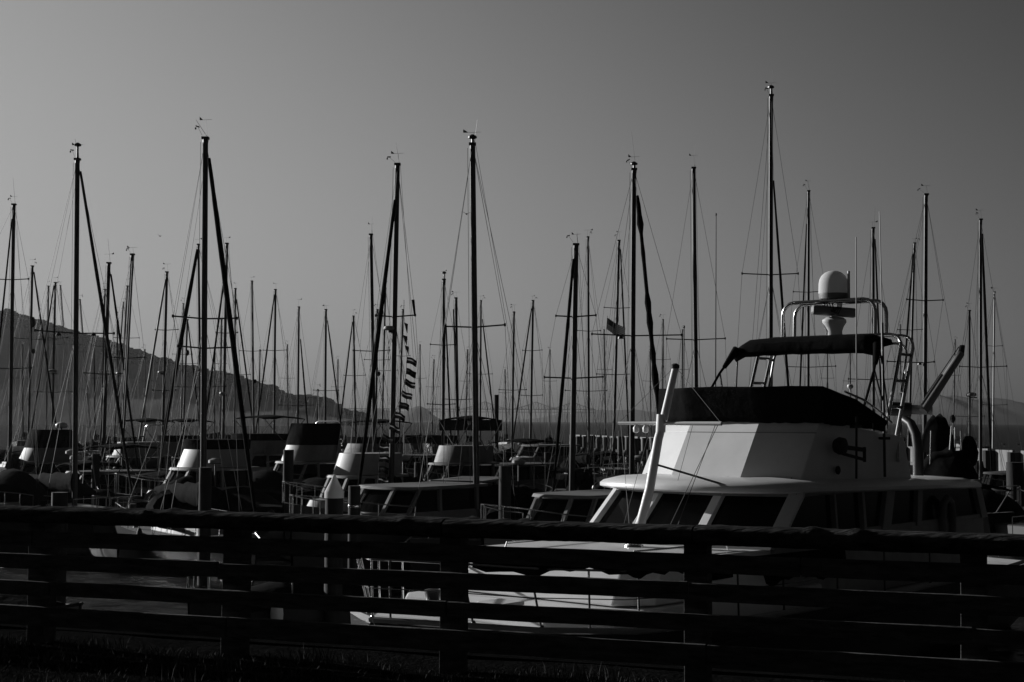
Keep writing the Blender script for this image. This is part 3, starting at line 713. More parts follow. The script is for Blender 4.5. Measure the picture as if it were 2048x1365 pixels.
    e = [(ss[i][0], ss[i][1]*.93, ss[i][2]) for i in (0, 1, 2, 3)]
    pr.tube([fr(u, hb, z+.6) for u, hb, z in e[::-1]] + [fr(u, -hb, z+.6) for u, hb, z in e], w_, 5)
    for sg in (1, -1):
        for u, hb, z in e[1:]: pr.tube([fr(u-.05, sg*hb, z), fr(u, sg*hb, z+.6)], w_, 5)
    th.part('pulpit', pr, 'steel')
    pr = MB(); e = [(ss[i][0], ss[i][1]*.93, ss[i][2]) for i in (8, 9)]
    pr.tube([fr(u, hb, z+.6) for u, hb, z in e] + [fr(u, -hb, z+.6) for u, hb, z in e[::-1]], w_, 5)
    for sg in (1, -1):
        for u, hb, z in e: pr.tube([fr(u, sg*hb, z), fr(u, sg*hb, z+.6)], w_, 5)
    th.part('pushpit', pr, 'steel')
    if near:
        for sg in (1, -1):
            for i in (4, 5, 6, 7):
                u, hb, z = ss[i]; th.part('stanchion', MB().tube([fr(u, sg*hb*.95, z), fr(u, sg*hb*.95, z+.6)], .012, 5), 'steel')
            th.part('lifeline', MB().tube([fr(u, sg*hb*.94, z+.59) for u, hb, z in ss[3:9]], .005, 4), 'wire')
    if near:
        rg3 = random.Random(int(tx*3))
        for q in range(3): th.part('fender', MB().blob(fr(J*rg3.uniform(-.3, .5)-q*1.3, B*1.05*(-1)**q, fb-.1), .1, .1, .27, q, .02, (6, 8)), rg3.choice(('plastic', 'offwhite', 'black')), smooth=True)
        th.part('life_ring', MB().tube([fr(-S+.15, .5+.27*math.cos(R(q)), fb+.55+.27*math.sin(R(q))) for q in range(0, 361, 30)], .055, 6), 'offwhite', smooth=True)
        th.part('anchor', MB().tube([bow+V((0, 0, .02)), bow+fr.h*.35-V((0, 0, .12))], .03, 6).tube([bow+fr.h*.35-V((0, 0, .12))+fr.p*.14, bow+fr.h*.35-V((0, 0, .12))-fr.p*.14], .025, 6), 'steel')
        th.part('steering_pedestal', MB().tube([fr(-S*.72, 0, fb), fr(-S*.72, 0, fb+.95)], .05, 6).tube([fr(-S*.7, .35*math.cos(R(q)), fb+.8+.35*math.sin(R(q))) for q in range(0, 361, 30)], .018, 5), 'steel')
        for sg in (1, -1): th.part('winch', MB().lathe(fr(-S*.55, sg*B*.75, fb+.05), [(.09, 0), (.07, .06), (.08, .16), (.03, .2)], 8), 'steel', smooth=True)
    return th

BOATS = [
 dict(top=(28,410), bot=(21,830), t=8, whip=(26,356), spr=[(560,-40,56),(738,-25,62)], furl=(24,440,-12,860,4), lab='sailing boat with dark mast at the far left edge, first of the row'),
 dict(top=(65,533), bot=(57,880), t=5.5, furl=(68,545,108,900,4), refl=[(66,645,22),(67,703,10)], lab='sailing boat with two black reflectors stacked on its mast, near the left edge'),
 dict(top=(97,573), bot=(93,830), t=4, dx=-1.2, lab='distant short mast sailing boat just left of a mast with a radar dome'),
 dict(top=(111,566), bot=(105,835), t=5, furl=(108,572,70,850,3.5), spr=[(677,86,136),(785,68,146)], domes=[(105,743,18)], lab='sailing boat with a white radar dome low on its mast before the hillside'),
 dict(top=(121,572), bot=(141,850), t=3, Z=135, dx=1.5, spr=[(690,108,160)], lab='slender distant sailing boat between the radar dome mast and the tall mast with spreader lamps'),
 dict(top=(155,320), bot=(150,935), t=11, furl=(161,345,248,992,7), fmat='canvasgrey', spr=[(667,87,215)], lamps=[(117,672),(187,672)], whip=(150,278), light=24, vane=-1, deck='white', lab='tall sailing boat with two lamps under its spreaders and pale furled sail leaning right'),
 dict(top=(160,600), bot=(180,850), t=3.5, Z=140, dx=1.4, lab='small distant sailing boat partly behind the tall mast with spreader lamps'),
 dict(top=(218,527), bot=(208,880), t=8, Z=72, furl=(222,550,262,900,5), whip=(216,478), spr=[(749,176,242)], lab='sailing boat with a thick stubby mast and a long masthead whip left of the bird'),
 dict(top=(210,580), bot=(203,850), t=4.5, dx=-.8, Z=118, lab='thin masted sailing boat hugging the left side of a thicker mast at left'),
 dict(top=(234,625), bot=(238,850), t=3.2, Z=150, dx=.5, domes=[(240,748,16)], lab='far sailing boat with a small radar dome behind the left cluster of masts'),
 dict(top=(265,510), bot=(245,885), t=8, Z=64, dx=.9, spr=[(717,218,288)], lab='sailing boat whose mast leans right, beside the furled sail reaching the water at left'),
 dict(top=(255,573), bot=(240,850), t=4.5, Z=112, dx=1.2, spr=[(677,229,277)], lab='sailing boat with a leaning thin mast just behind the right leaning thick mast at left'),
 dict(top=(247,605), bot=(230,850), t=3.2, Z=155, dx=-.9, lab='faint far sailing boat behind the pair of right leaning masts'),
 dict(top=(334,545), bot=(325,890), t=6, furl=(331,560,279,905,4.5), fmat='dullwhite', domes=[(322,745,12)], spr=[(661,310,357),(782,305,352)], lab='sailing boat with pale furled sail leaning left and small dome, under the flying bird'),
 dict(top=(367,608), bot=(362,850), t=3.6, Z=140, dx=1.0, lab='distant sailing boat between the pale furled sail and the tallest mast at left'),
 dict(top=(375,640), bot=(367,850), t=4.2, Z=125, furl=(376,645,396,850,3), refl=[(375,706,12)], lab='distant sailing boat, one black reflector high on its mast, left of tallest left mast'),
 dict(top=(397,490), bot=(402,900), t=5.5, Z=80, furl=(395,500,327,905,8.5), spr=[(775,340,455)], lab='sailing boat with a thick black furled sail slanting left behind the tallest left mast'),
 dict(top=(411,278), bot=(407,905), t=13, furl=(418,320,482,860,10.5), spr=[(638,353,468),(697,362,460)], whip=(392,240), vane=-1, deck='dullwhite', lab='tallest sailing boat on the left, double spreaders and thick black furled sail slanting right'),
 dict(top=(454,488), bot=(447,840), t=6.5, furl=(451,540,414,850,4), domes=[(446,787,14)], spr=[(667,432,476)], lab='sailing boat right of the tallest left mast with a radar dome near the hill line'),
 dict(top=(471,578), bot=(469,850), t=4.6, furl=(473,600,505,860,3.4), spr=[(750,446,498)], lab='sailing boat behind the thick black furled sail, hill slope behind it'),
 dict(top=(504,563), bot=(507,840), t=4.6, dx=.8, spr=[(703,480,522)], refl=[(510,763,8)], lab='sailing boat with small black box on its thin mast, right of the thick furled sail'),
 dict(top=(551,580), bot=(548,870), t=5, furl=(549,590,516,855,3.2), lab='sailing boat with a furled sail leaning left where the hill slope meets the low trees'),
 dict(top=(598,615), bot=(595,905), t=4.5, Z=95, furl=(601,680,619,905,3.2), spr=[(812,560,625)], lab='sailing boat in front of the cruiser with the black canvas box on its flybridge'),
 dict(top=(652,620), bot=(650,868), t=5, furl=(655,642,682,868,3), spr=[(782,628,676)], lab='sailing boat with a furled sail leaning right before the low buildings on the shore'),
 dict(top=(636,780), bot=(635,850), t=3, Z=120, dx=.6, spr=[(797,618,650)], lab='very short mast small sailing boat with lamps hanging on its crossbar left of centre'),
 dict(top=(707,633), bot=(711,840), t=4.6, furl=(705,645,683,840,3), spr=[(752,687,732)], lab='sailing boat with a furled sail leaning left, just left of the two crossing big masts'),
 dict(top=(742,470), bot=(749,885), t=7.5, Z=70, dx=-.9, spr=[(703,706,780)], whip=(744,434), lab='sailing boat with pale sided mast directly left of the tall mast with radar dome'),
 dict(top=(755,620), bot=(752,860), t=4.5, Z=110, dx=.9, refl=[(757,748,10)], lab='sailing boat hidden between the black slanting furled sail and its tall mast near the centre'),
 dict(top=(771,577), bot=(764,860), t=4.2, Z=128, dx=-1.1, spr=[(742,745,796)], lab='thin distant sailing boat mast seen close behind the tall mast with the radar dome'),
 dict(top=(795,330), bot=(783,950), t=11.5, furl=(790,405,724,966,8.5), spr=[(634,751,831)], domes=[(779,657,23)], whip=(792,286), deck='white', lab='tall sailing boat with a big radar dome on its mast and signal flags beside it'),
 dict(top=(806,620), bot=(799,840), t=4.2, Z=125, dx=.9, spr=[(713,790,820)], lab='distant sailing boat with a thin mast just behind the string of signal flags'),
 dict(top=(888,560), bot=(886,890), t=7, furl=(892,650,902,890,3.5), spr=[(691,861,912),(810,855,910)], light=10, whip=(892,535), lab='sailing boat with a black lamp on its masthead, immediately left of the tall centre mast'),
 dict(top=(912,597), bot=(916,900), t=6, Z=88, furl=(907,620,918,900,4), spr=[(800,888,946)], lab='sailing boat between the masthead lamp mast and the tall centre mast'),
 dict(top=(945,290), bot=(953,1000), t=13, Z=42, dx=-1.6, tow=1, spr=[(655,890,1010)], light=8, whip=(955,240), hull='greyhull', cover='canvas', lab='tallest sailing boat in the centre, one very wide pair of spreaders, no furled sail'),
 dict(top=(962,602), bot=(960,870), t=4.2, furl=(965,640,990,870,3), spr=[(749,934,985)], lab='distant sailing boat just right of the tall centre mast, furled sail leaning right'),
 dict(top=(1028,625), bot=(1024,885), t=5, Z=100, dx=.7, tow=-1, spr=[(781,998,1053)], lab='sailing boat standing alone before the faint bridge, without a furled sail'),
 dict(top=(1066,602), bot=(1061,875), t=5.2, furl=(1063,618,1031,855,3.2), spr=[(702,1045,1084),(792,1042,1085)], lab='sailing boat with a furled sail leaning left before the faint bridge truss'),
 dict(top=(1152,490), bot=(1145,905), t=12, Z=56, furl=(1147,520,1113,925,7), spr=[(634,1112,1191),(757,1089,1205)], whip=(1154,465), lab='sailing boat with the thickest dark mast right of centre and double spreaders'),
 dict(top=(1176,475), bot=(1178,955), t=5.2, Z=86, dx=1.0, spr=[(663,1154,1201),(783,1130,1214)], lab='sailing boat with a tall very thin mast just right of the thickest dark mast'),
 dict(top=(1238,482), bot=(1228,865), t=6, furl=(1241,500,1255,865,3.4), spr=[(617,1208,1262),(750,1193,1262)], lab='sailing boat whose thin mast stands right behind the small striped flag'),
 dict(top=(1268,340), bot=(1264,890), t=11, furl=(1275,395,1311,800,8), ragged=.07, spr=[(672,1183,1365)], lamps=[(1241,678)], whip=(1263,264), light=6, mast='aludark', lab='tall sailing boat with very wide spreaders and torn furled sail beside the white pole'),
 dict(top=(1326,640), bot=(1325,850), t=3.4, Z=120, dx=-.6, spr=[(720,1310,1340)], lab='short distant sailing boat seen above the torn furled sail'),
 dict(top=(1387,337), bot=(1393,850), t=9, dx=-.8, spr=[(680,1334,1449)], whip=(1391,290), vane=-1, lab='tall sailing boat left of the long pole, behind the black canvas of the large yacht'),
 dict(top=(1542,192), bot=(1541,850), t=9.5, Z=56, furl=(1547,372,1573,800,5), spr=[(550,1484,1596)], whip=(1545,140), light=12, vane=-1, lab='tallest mast of all, sailing boat behind the large yacht left of its dome'),
 dict(top=(1617,383), bot=(1616,850), t=6.2, Z=78, furl=(1613,452,1597,830,3.6), spr=[(585,1588,1650),(735,1574,1668)], whip=(1614,360), lab='sailing boat mast seen just left of the dome on the large yacht'),
 dict(top=(1746,457), bot=(1747,940), t=7, Z=74, furl=(1750,480,1762,900,4), spr=[(760,1698,1793)], whip=(1750,415), lab='sailing boat mast rising between the dome and the right antenna of the yacht'),
 dict(top=(1829,487), bot=(1817,900), t=5.6, furl=(1826,510,1797,900,4), lab='sailing boat with leaning thin mast just left of the thicker mast above the white crane'),
 dict(top=(1852,390), bot=(1849,900), t=9, Z=64, dx=1.0, spr=[(602,1811,1888),(726,1770,1869)], lamps=[(1839,730)], lab='sailing boat with a thick dark mast above the white crane'),
 dict(top=(1939,622), bot=(1939,930), t=4.6, Z=98, dx=.5, domes=[(1942,790,21)], spr=[(834,1910,1970)], lab='sailing boat with a short mast carrying a white radar dome near the right edge'),
 dict(top=(1961,440), bot=(1961,940), t=7, Z=72, furl=(1964,470,1977,930,5.5), spr=[(735,1921,2010)], lab='sailing boat with a tall dark mast and dark furled sail near the right edge'),
 dict(top=(1989,585), bot=(1985,945), t=3.8, Z=105, dx=.8, mast='alubright', spr=[(693,1972,2005),(811,1964,2015)], lab='sailing boat with a bright pale mast, last at the right edge'),
]
# a few farther boats glimpsed between the masts
FARB = [(443, 640, 4, 'behind the thick black furled sail, left part'), (520, 700, 3, 'low on the hill slope between two thin masts'), (575, 690, 2.8, 'between two lone masts above the low trees'),
        (676, 720, 2.8, 'before the shore buildings left of the crossing masts'), (840, 690, 3, 'before the small pointed island'), (868, 720, 2.8, 'just left of the masthead lamp mast'),
        (935, 700, 3, 'tucked left of the tall centre mast'), (1100, 700, 2.8, 'left of the thickest dark mast'), (1208, 660, 3.2, 'left of the small striped flag'), (1300, 700, 2.8, 'behind the torn furled sail'),
        (1365, 660, 3.4, 'just left of the tall mast near the long pole'), (1655, 690, 3, 'seen under the canvas roof of the yacht'), (1700, 700, 3, 'seen between the bimini struts of the yacht'), (1800, 650, 3, 'seen through the steel ladder frame'), (1910, 680, 3, 'right of the raised crane boom'),
        (45, 690, 3, 'before the hill at the far left'), (290, 700, 3, 'before the hill left of the pale furled sail'), (188, 690, 3, 'before the hill right of the spreader lamps'), (430, 700, 3, 'right beside the tallest left mast'), (1010, 740, 2.6, 'low before the bridge right of centre')]
for i, (x, y, t, lb_) in enumerate(FARB):
    rq = random.Random(i*13+1)
    BOATS.append(dict(top=(x, y), bot=(x+rq.uniform(-4, 4), 850), t=t, Z=165+rq.uniform(0, 60), dx=rq.uniform(-1.6, 1.6), tow=rq.choice((1, -1)), mast=rq.choice(('alu', 'aludark')), lab='small faint far sailing boat '+lb_))
for sp in BOATS: sailboat(sp)

# ------------------------------------------------------------------ motor cruisers
def cruiser(px, Z, L, lab, hx=-.64, hy=-.77, fly=True, canvas='band', dome=False, hull='darkhull', body='offwhite', dz=0.0, arch=False, name='motor_cruiser', bimini=False, ring=False, mastp=False):
    p = at(px, hor(px)+50, Z); fr = Fr((p.x, p.y), hx, hy); B = L*.165; fb = 1.3+dz
    th = Thing(name, V((p.x, p.y, 0)), lab, 'motor boat', 'motor cruisers moored between the sailing boats')
    stt = [(L*.5, .05, fb+.5), (L*.45, B*.3, fb+.45), (L*.37, B*.62, fb+.36), (L*.25, B*.88, fb+.22), (L*.1, B, fb+.1), (-L*.2, B, fb), (-L*.5, B*.92, fb)]
    a, d = hull_mesh(fr, stt); th.part('hull', a, hull, smooth=True); th.part('deck', d, body, smooth=True)
    def pl(uf, hw, ua, z, k=.18):
        c = L*.085; out = []
        for q in range(90, -91, -18):
            ca, sa = math.cos(R(q)), math.sin(R(q)); out.append(fr(uf-c+c*abs(ca)**.75, hw*math.copysign(abs(sa)**.85, sa), z))
        return out + [fr(ua, -hw*.94, z), fr(ua-.15, -hw*.6, z), fr(ua-.15, hw*.6, z), fr(ua, hw*.94, z)]
    th.part('trunk_cabin', MB().prism(pl(L*.32, B*.55, L*.05, fb+.15), pl(L*.28, B*.5, L*.05, fb+.55)), body, smooth=True)
    hgt = 1.25
    th.part('cabin', MB().prism(pl(L*.2, B*.82, -L*.25, fb+.1), pl(L*.17, B*.8, -L*.25, fb+.62)), body, smooth=True)
    gl = MB().prism(pl(L*.165, B*.77, -L*.245, fb+.62), pl(L*.11, B*.74, -L*.245, fb+hgt-.04)); th.part('windows', gl, 'glass', smooth=True)
    for (u0, u1, v) in ((.168, .112, .44), (.168, .112, -.44), (.105, .05, .8), (.105, .05, -.8), (-.05, -.05, .79), (-.05, -.05, -.79), (-.24, -.24, .79), (-.24, -.24, -.79)):
        th.part('window_pillar', MB().hexa([fr(L*u0-.05, B*v-.05, fb+.6), fr(L*u0+.05, B*v-.05, fb+.6), fr(L*u0+.05, B*v+.05, fb+.6), fr(L*u0-.05, B*v+.05, fb+.6)],
                 [fr(L*u1-.05, B*v*.97-.05, fb+hgt), fr(L*u1+.05, B*v*.97-.05, fb+hgt), fr(L*u1+.05, B*v*.97+.05, fb+hgt), fr(L*u1-.05, B*v*.97+.05, fb+hgt)]), body)
    th.part('cabin_roof', MB().prism(pl(L*.128, B*.84, -L*.3, fb+hgt), pl(L*.12, B*.83, -L*.3, fb+hgt+.08)), body, smooth=True)
    top = fb+hgt+.1
    if fly:
        th.part('flybridge', MB().prism(pl(L*.09, B*.72, -L*.26, top), pl(L*.04, B*.74, -L*.26, top+.72)), body, smooth=True)
        if canvas in ('band', 'box'):
            h2 = .3 if canvas == 'band' else .85
            th.part('canvas_cover', MB().prism(pl(L*.045, B*.77, -L*.24, top+.66), pl(L*.05 if canvas == 'band' else L*.0, B*.8, -L*.24, top+.72+h2)), 'canvas', smooth=True)
        top += .75
    if bimini:
        ub = -L*.02; rows = [[fr(ub-L*.3*k/4, B*.8*v, top+(1.15 if fly else 1.0)+.12*(1-v*v)-.05*abs(k-2)) for v in (-1, -.7, -.3, 0, .3, .7, 1)] for k in range(5)]
        th.part('bimini_canvas', MB().grid(rows), 'canvas', smooth=True, solid=.04)
        for v in (-1, 1):
            for k in (0, 4): th.part('bimini_pole', MB().tube([fr(ub-L*.3*k/4, B*.8*v, top+1.05), fr(ub-L*.15, B*.78*v, top-.2)], .022, 5), 'steel')
            th.part('side_curtain', MB().grid([[fr(ub-L*.3*k/4, B*.8*v, top+1.1) for k in range(5)], [fr(ub-L*.3*k/4, B*.8*v, top+.62) for k in range(5)]]), 'canvasgrey', solid=.01) if bimini == 'curtain' else None
    if arch:
        th.part('radar_arch', u_arch(fr, -L*.2, -B*.75, B*.75, fb+hgt, top+.9, .035, lean=.35, n=6), 'steel', smooth=True)
    if dome:
        th.part('radar_dome', MB().lathe(fr(-L*.2, 0, top+.9), [(.25, 0), (.3, .06), (.3, .18), (.22, .26), (.05, .3)], 14), 'plastic', smooth=True)
        if not arch: th.part('dome_post', MB().tube([fr(-L*.2, 0, top-.7), fr(-L*.2, 0, top+.92)], .05, 6), 'alu')
    if ring:
        th.part('life_ring', MB().tube([fr(-L*.05+.3*math.cos(R(a)), B*.84, fb+hgt+.3+.3*math.sin(R(a))) for a in range(0, 361, 30)], .06, 6), 'offwhite', smooth=True)
    if mastp: th.part('antenna', MB().tube([fr(-L*.15, B*.7, top-.4), fr(-L*.17, B*.7, top+2.4)], .014, 5, .008), 'offwhite')
    rl_ = MB(); rp_ = [(u, hb, z) for u, hb, z in stt if u > -.1*L]
    rl_.tube([fr(u, hb*.95, z+.7) for u, hb, z in rp_[::-1]]+[fr(u, -hb*.95, z+.7) for u, hb, z in rp_], .018, 5)
    for u, hb, z in rp_:
        for sg in (1, -1): rl_.tube([fr(u, sg*hb*.95, z), fr(u, sg*hb*.95, z+.7)], .014, 4)
    th.part('bow_rail', rl_, 'steel', smooth=True)
    return th
CR = [
 dict(px=70, Z=72, L=7.5, body='dullwhite', canvas='box', fly=True, bimini=False, dome=True, dz=-.15, lab='motor cruiser with a dark box-shaped flybridge enclosure at the far left'),
 dict(px=255, Z=78, L=7.5, canvas='none', bimini=True, dome=True, arch=True, lab='motor cruiser with a round radar dome on an arch behind the left leaning masts', body='dullwhite'),
 dict(px=398, Z=53, L=7.2, canvas='band', dz=.2, lab='white motor cruiser right behind the base of the tallest left mast', ring=False),
 dict(px=335, Z=84, L=8, canvas='band', bimini=True, body='dullwhite', lab='motor cruiser with a hooped dark canopy left of the tallest left mast', mastp=True),
 dict(px=492, Z=76, L=9.5, canvas='band', bimini=True, ring=True, lab='white motor cruiser with a life ring on its side behind the tallest left mast', dz=.2),
 dict(px=598, Z=60, L=6.6, canvas='box', arch=True, lab='white motor cruiser with a big black canvas box on its flybridge', dz=.25, dome=False),
 dict(px=708, Z=49, L=6.3, canvas='none', body='offwhite', lab='small white motor cruiser with a bright slanted front behind the cone topped pile', dz=.1),
 dict(px=722, Z=80, L=9, canvas='band', bimini=True, lab='motor cruiser with a curved dark canopy behind the slanting black furled sail', body='dullwhite'),
 dict(px=832, Z=82, L=8, fly=False, bimini='curtain', lab='low motor cruiser with a see-through canopy behind the signal flags', body='dullwhite'),
 dict(px=905, Z=62, L=7, canvas='none', bimini='curtain', body='dullwhite', dome=True, lab='motor cruiser with draped canopy behind the tall centre mast', dz=.15),
 dict(px=1082, Z=92, L=9, fly=False, hull='darkhull', lab='dark hulled pilothouse boat with white roof before the faint bridge', body='dullwhite', dz=.45),
 dict(px=1150, Z=38, L=7.5, fly=False, body='dullwhite', hull='greyhull', dz=.05, lab='small pilothouse boat close to the bow side of the large yacht'),
 dict(px=805, Z=41, L=8.4, fly=False, body='dullwhite', hull='darkhull', dz=.12, lab='low white cabin boat behind the two near piles, left of the tall centre mast'),
 dict(px=1010, Z=66, L=9, fly=False, bimini=True, hull='darkhull', body='greyhull', lab='dark motor boat with canopy right of the tall centre mast'),
 dict(px=190, Z=60, L=8, fly=False, bimini=True, hull='darkhull', body='greyhull', dz=-.2, lab='dark motor boat with canopy between the two leftmost tall masts'),
 dict(px=2020, Z=66, L=8, fly=False, hull='darkhull', body='greyhull', dz=-.3, lab='low dark motor boat at the right edge before the breakwater'),
]
for c in CR: cruiser(**c)
def covered(px, Z, L, lab, seed, kind='tent'):
    rq = random.Random(seed); a0 = rq.uniform(-.9, .9); p = at(px, hor(px)+50, Z)
    fr = Fr((p.x, p.y), math.sin(a0), -math.cos(a0)*rq.choice((1, 1, -1))); B = L*.17; fb = rq.uniform(.85, 1.25)
    th = Thing('covered_boat', V((p.x, p.y, 0)), lab, 'boat', 'covered boats in the marina')
    stt = [(L*.5, .05, fb+.4), (L*.44, B*.35, fb+.34), (L*.34, B*.68, fb+.26), (L*.2, B*.93, fb+.14), (-L*.1, B, fb+.03), (-L*.5, B*.88, fb)]
    a, d = hull_mesh(fr, stt); th.part('hull', a, rq.choice(('darkhull', 'darkhull', 'greyhull')), smooth=True); th.part('deck', d, rq.choice(('greyhull', 'dullwhite')), smooth=True)
    def bx(u0, u1, hw0, hw1, z0, z1, sl=.25): return MB().prism([fr(u0, hw0, z0), fr(u0, -hw0, z0), fr(u1, -hw0, z0), fr(u1, hw0, z0)], [fr(u0-sl, hw1, z1), fr(u0-sl, -hw1, z1), fr(u1+.05, -hw1, z1), fr(u1+.05, hw1, z1)])
    th.part('coachroof', bx(L*.3, -L*.05, B*.5, B*.42, fb+.1, fb+.5, .5), rq.choice(('dullwhite', 'greyhull', 'offwhite')), bevel=.04)
    if kind == 'tent':
        rows = []
        hh = rq.uniform(1.0, 1.6)
        for k in range(9):
            t = k/8; e = (.55+.45*math.sin(math.pi*min(1, t*1.2+.1))); rows.append([fr(L*.1-L*.58*t, B*.95*math.cos(R(q)), fb+.05+hh*e*max(0, math.sin(R(q)))**.7*(1+.05*math.sin(k*2+q))) for q in range(0, 181, 18)])
        m = MB().grid(rows); m.f += [tuple(range(11)), tuple(range(88, 99))[::-1]]; m.m += [0, 0]; th.part('canvas_tent', m, 'canvas', smooth=True)
    elif kind == 'hardtop':
        th.part('wheelhouse', bx(L*.08, -L*.3, B*.7, B*.62, fb+.3, fb+1.35), 'glass')
        th.part('hardtop', MB().box(fr(-L*.12, 0, fb+1.42), L*.48, B*1.5, .09, fr.h), rq.choice(('dullwhite', 'canvas', 'greyhull')), bevel=.03)
        for u in (L*.03, -L*.12, -L*.28):
            for v in (-1, 1): th.part('pillar', MB().tube([fr(u+.2, v*B*.7, fb+.3), fr(u, v*B*.64, fb+1.4)], .045, 5), 'dullwhite')
    else:
        rows = [[fr(-L*.02-L*.32*k/4, B*.85*v, fb+1.55+.14*(1-v*v)-.06*abs(k-2)) for v in (-1, -.6, -.2, .2, .6, 1)] for k in range(5)]
        th.part('bimini_canvas', MB().grid(rows), 'canvas', smooth=True, solid=.05)
        for v in (-1, 1):
            for k in (0, 4): th.part('bimini_pole', MB().tube([fr(-L*.02-L*.32*k/4, B*.85*v, fb+1.5), fr(-L*.18, B*.85*v, fb+.1)], .02, 5), 'steel')
        th.part('windscreen', bx(L*.06, L*.0, B*.7, B*.6, fb+.2, fb+.8, .2), 'glass')
    rr1 = MB(); e = stt[:4]; rr1.tube([fr(u, hb*.93, z+.62) for u, hb, z in e[::-1]]+[fr(u, -hb*.93, z+.62) for u, hb, z in e], .016, 5)
    for u, hb, z in e:
        for sg in (1, -1): rr1.tube([fr(u, sg*hb*.93, z), fr(u, sg*hb*.93, z+.62)], .013, 4)
    th.part('bow_rail', rr1, 'alugrey', smooth=True)
    for q in range(rq.choice((1, 2, 2))): th.part('fender', MB().blob(fr(L*rq.uniform(-.3, .2), B*1.06*rq.choice((-1, 1)), fb-.15), .1, .1, .26, q, .02, (6, 8)), rq.choice(('plastic', 'offwhite', 'black')), smooth=True)
    if rq.random() < .6: th.part('outboard_motor', MB().blob(fr(-L*.53, B*.2, fb+.2), .2, .22, .36, 2, .06, (7, 9)), rq.choice(('black', 'dullwhite')), smooth=True)
    if rq.random() < .4: th.part('radar_dome', MB().lathe(fr(-L*.3, 0, fb+1.95), [(.2, 0), (.26, .05), (.25, .15), (.1, .22)], 12), 'offwhite', smooth=True); th.part('dome_post', MB().tube([fr(-L*.3, 0, fb+.2), fr(-L*.3, 0, fb+1.96)], .035, 5), 'alu')
    if rq.random() < .5: th.part('whip_antenna', MB().tube([fr(-L*.2, B*.5, fb+.5), fr(-L*.24, B*.5, fb+3.2)], .012, 4, .006), 'offwhite')
for i, (px, Z, L, kind, lb_) in enumerate([
    (20, 50, 7, 'tent', 'at the very left edge, nearest the open water'), (95, 53, 7.5, 'tent', 'just left of the mast with two spreader lamps'), (232, 60, 6.5, 'bimini', 'behind the pale furled sail foot at left'),
    (300, 56, 7, 'bimini', 'between the pale furled sails at left'), (345, 50, 6.5, 'tent', 'left of the pile under the tallest left mast'), (470, 52, 7.5, 'tent', 'at the foot of the thick black furled sail'),
    (535, 56, 7, 'tent', 'left of the dark pile below the black canvas box'), (640, 54, 7, 'tent', 'left of the small white cruiser with slanted front'), (560, 72, 7, 'bimini', 'behind the lone furled sail at the hill foot'),
    (690, 66, 7, 'bimini', 'behind the slanting black furled sail foot'), (775, 58, 8, 'tent', 'behind the lowest signal flags'), (870, 52, 8, 'tent', 'between the signal flags and the tall centre mast'),
    (960, 54, 8, 'hardtop', 'right behind the tall centre mast foot'), (1050, 56, 7.5, 'tent', 'right of the pile beside the centre mast'), (1110, 60, 7, 'bimini', 'under the thickest dark mast'),
    (1200, 62, 7.5, 'tent', 'left of the white pole, under the striped flag'), (1165, 80, 7.5, 'bimini', 'before the left end of the breakwater'), (1260, 56, 7, 'tent', 'half hidden by the bright flybridge front'),
    (1090, 100, 7, 'tent', 'far out, before the pilothouse boat roof'), (930, 88, 8, 'hardtop', 'behind the draped canopy cruiser'), (150, 82, 8, 'hardtop', 'far back, left of the leaning masts'),
    (40, 90, 8, 'bimini', 'far back at the left, before the hill'), (430, 92, 8, 'bimini', 'far back, just right of the tallest left mast'), (545, 100, 8, 'tent', 'far back where the hill slope ends'),
    (670, 100, 8, 'bimini', 'far back before the shore buildings'), (780, 104, 8, 'hardtop', 'far back below the pointed island'), (1000, 104, 8, 'tent', 'far back before the bridge'),
    (1975, 52, 7, 'tent', 'behind the crane, right of the yacht stern'), (1925, 62, 8, 'tent', 'right behind the yacht tender'), (1990, 44, 6.5, 'bimini', 'nearest the yacht stern at the right edge')]):
    covered(px, Z, L, {'tent': 'boat under a black canvas tent ', 'hardtop': 'boat with a glazed hardtop wheelhouse ', 'bimini': 'boat with a black canopy on hoops '}[kind]+lb_, 300+i, kind)
def dinghy(px, Z, zb, lab, seed):
    rq = random.Random(seed); p = at(px, hor(px)+50, Z); a0 = rq.uniform(-1.5, 1.5); fr = Fr((p.x, p.y), math.sin(a0), -math.cos(a0))
    th = Thing('dinghy', V((p.x, p.y, zb)), lab, 'dinghy', 'small dinghies between the boats')
    L = rq.uniform(2.3, 2.9); tb_ = MB(); r_ = .19
    pts = [fr(-L*.5, .55, zb+.2), fr(0, .6, zb+.2), fr(L*.3, .48, zb+.24), fr(L*.46, .22, zb+.32), fr(L*.5, 0, zb+.36), fr(L*.46, -.22, zb+.32), fr(L*.3, -.48, zb+.24), fr(0, -.6, zb+.2), fr(-L*.5, -.55, zb+.2)]
    th.part('tube', tb_.tube(pts, r_, 9), rq.choice(('dullwhite', 'offwhite', 'canvasgrey')), smooth=True)
    th.part('floor', MB().box(fr(0, 0, zb+.14), L*.9, .95, .05, fr.h), 'greyhull'); th.part('transom', MB().box(fr(-L*.46, 0, zb+.28), .05, 1.0, .36, fr.h), 'teak')
    th.part('seat', MB().box(fr(-L*.1, 0, zb+.33), .22, 1.0, .03, fr.h), 'offwhite'); th.part('outboard_motor', MB().blob(fr(-L*.55, 0, zb+.5), .13, .15, .24, 2, .05, (7, 9)), 'black', smooth=True)
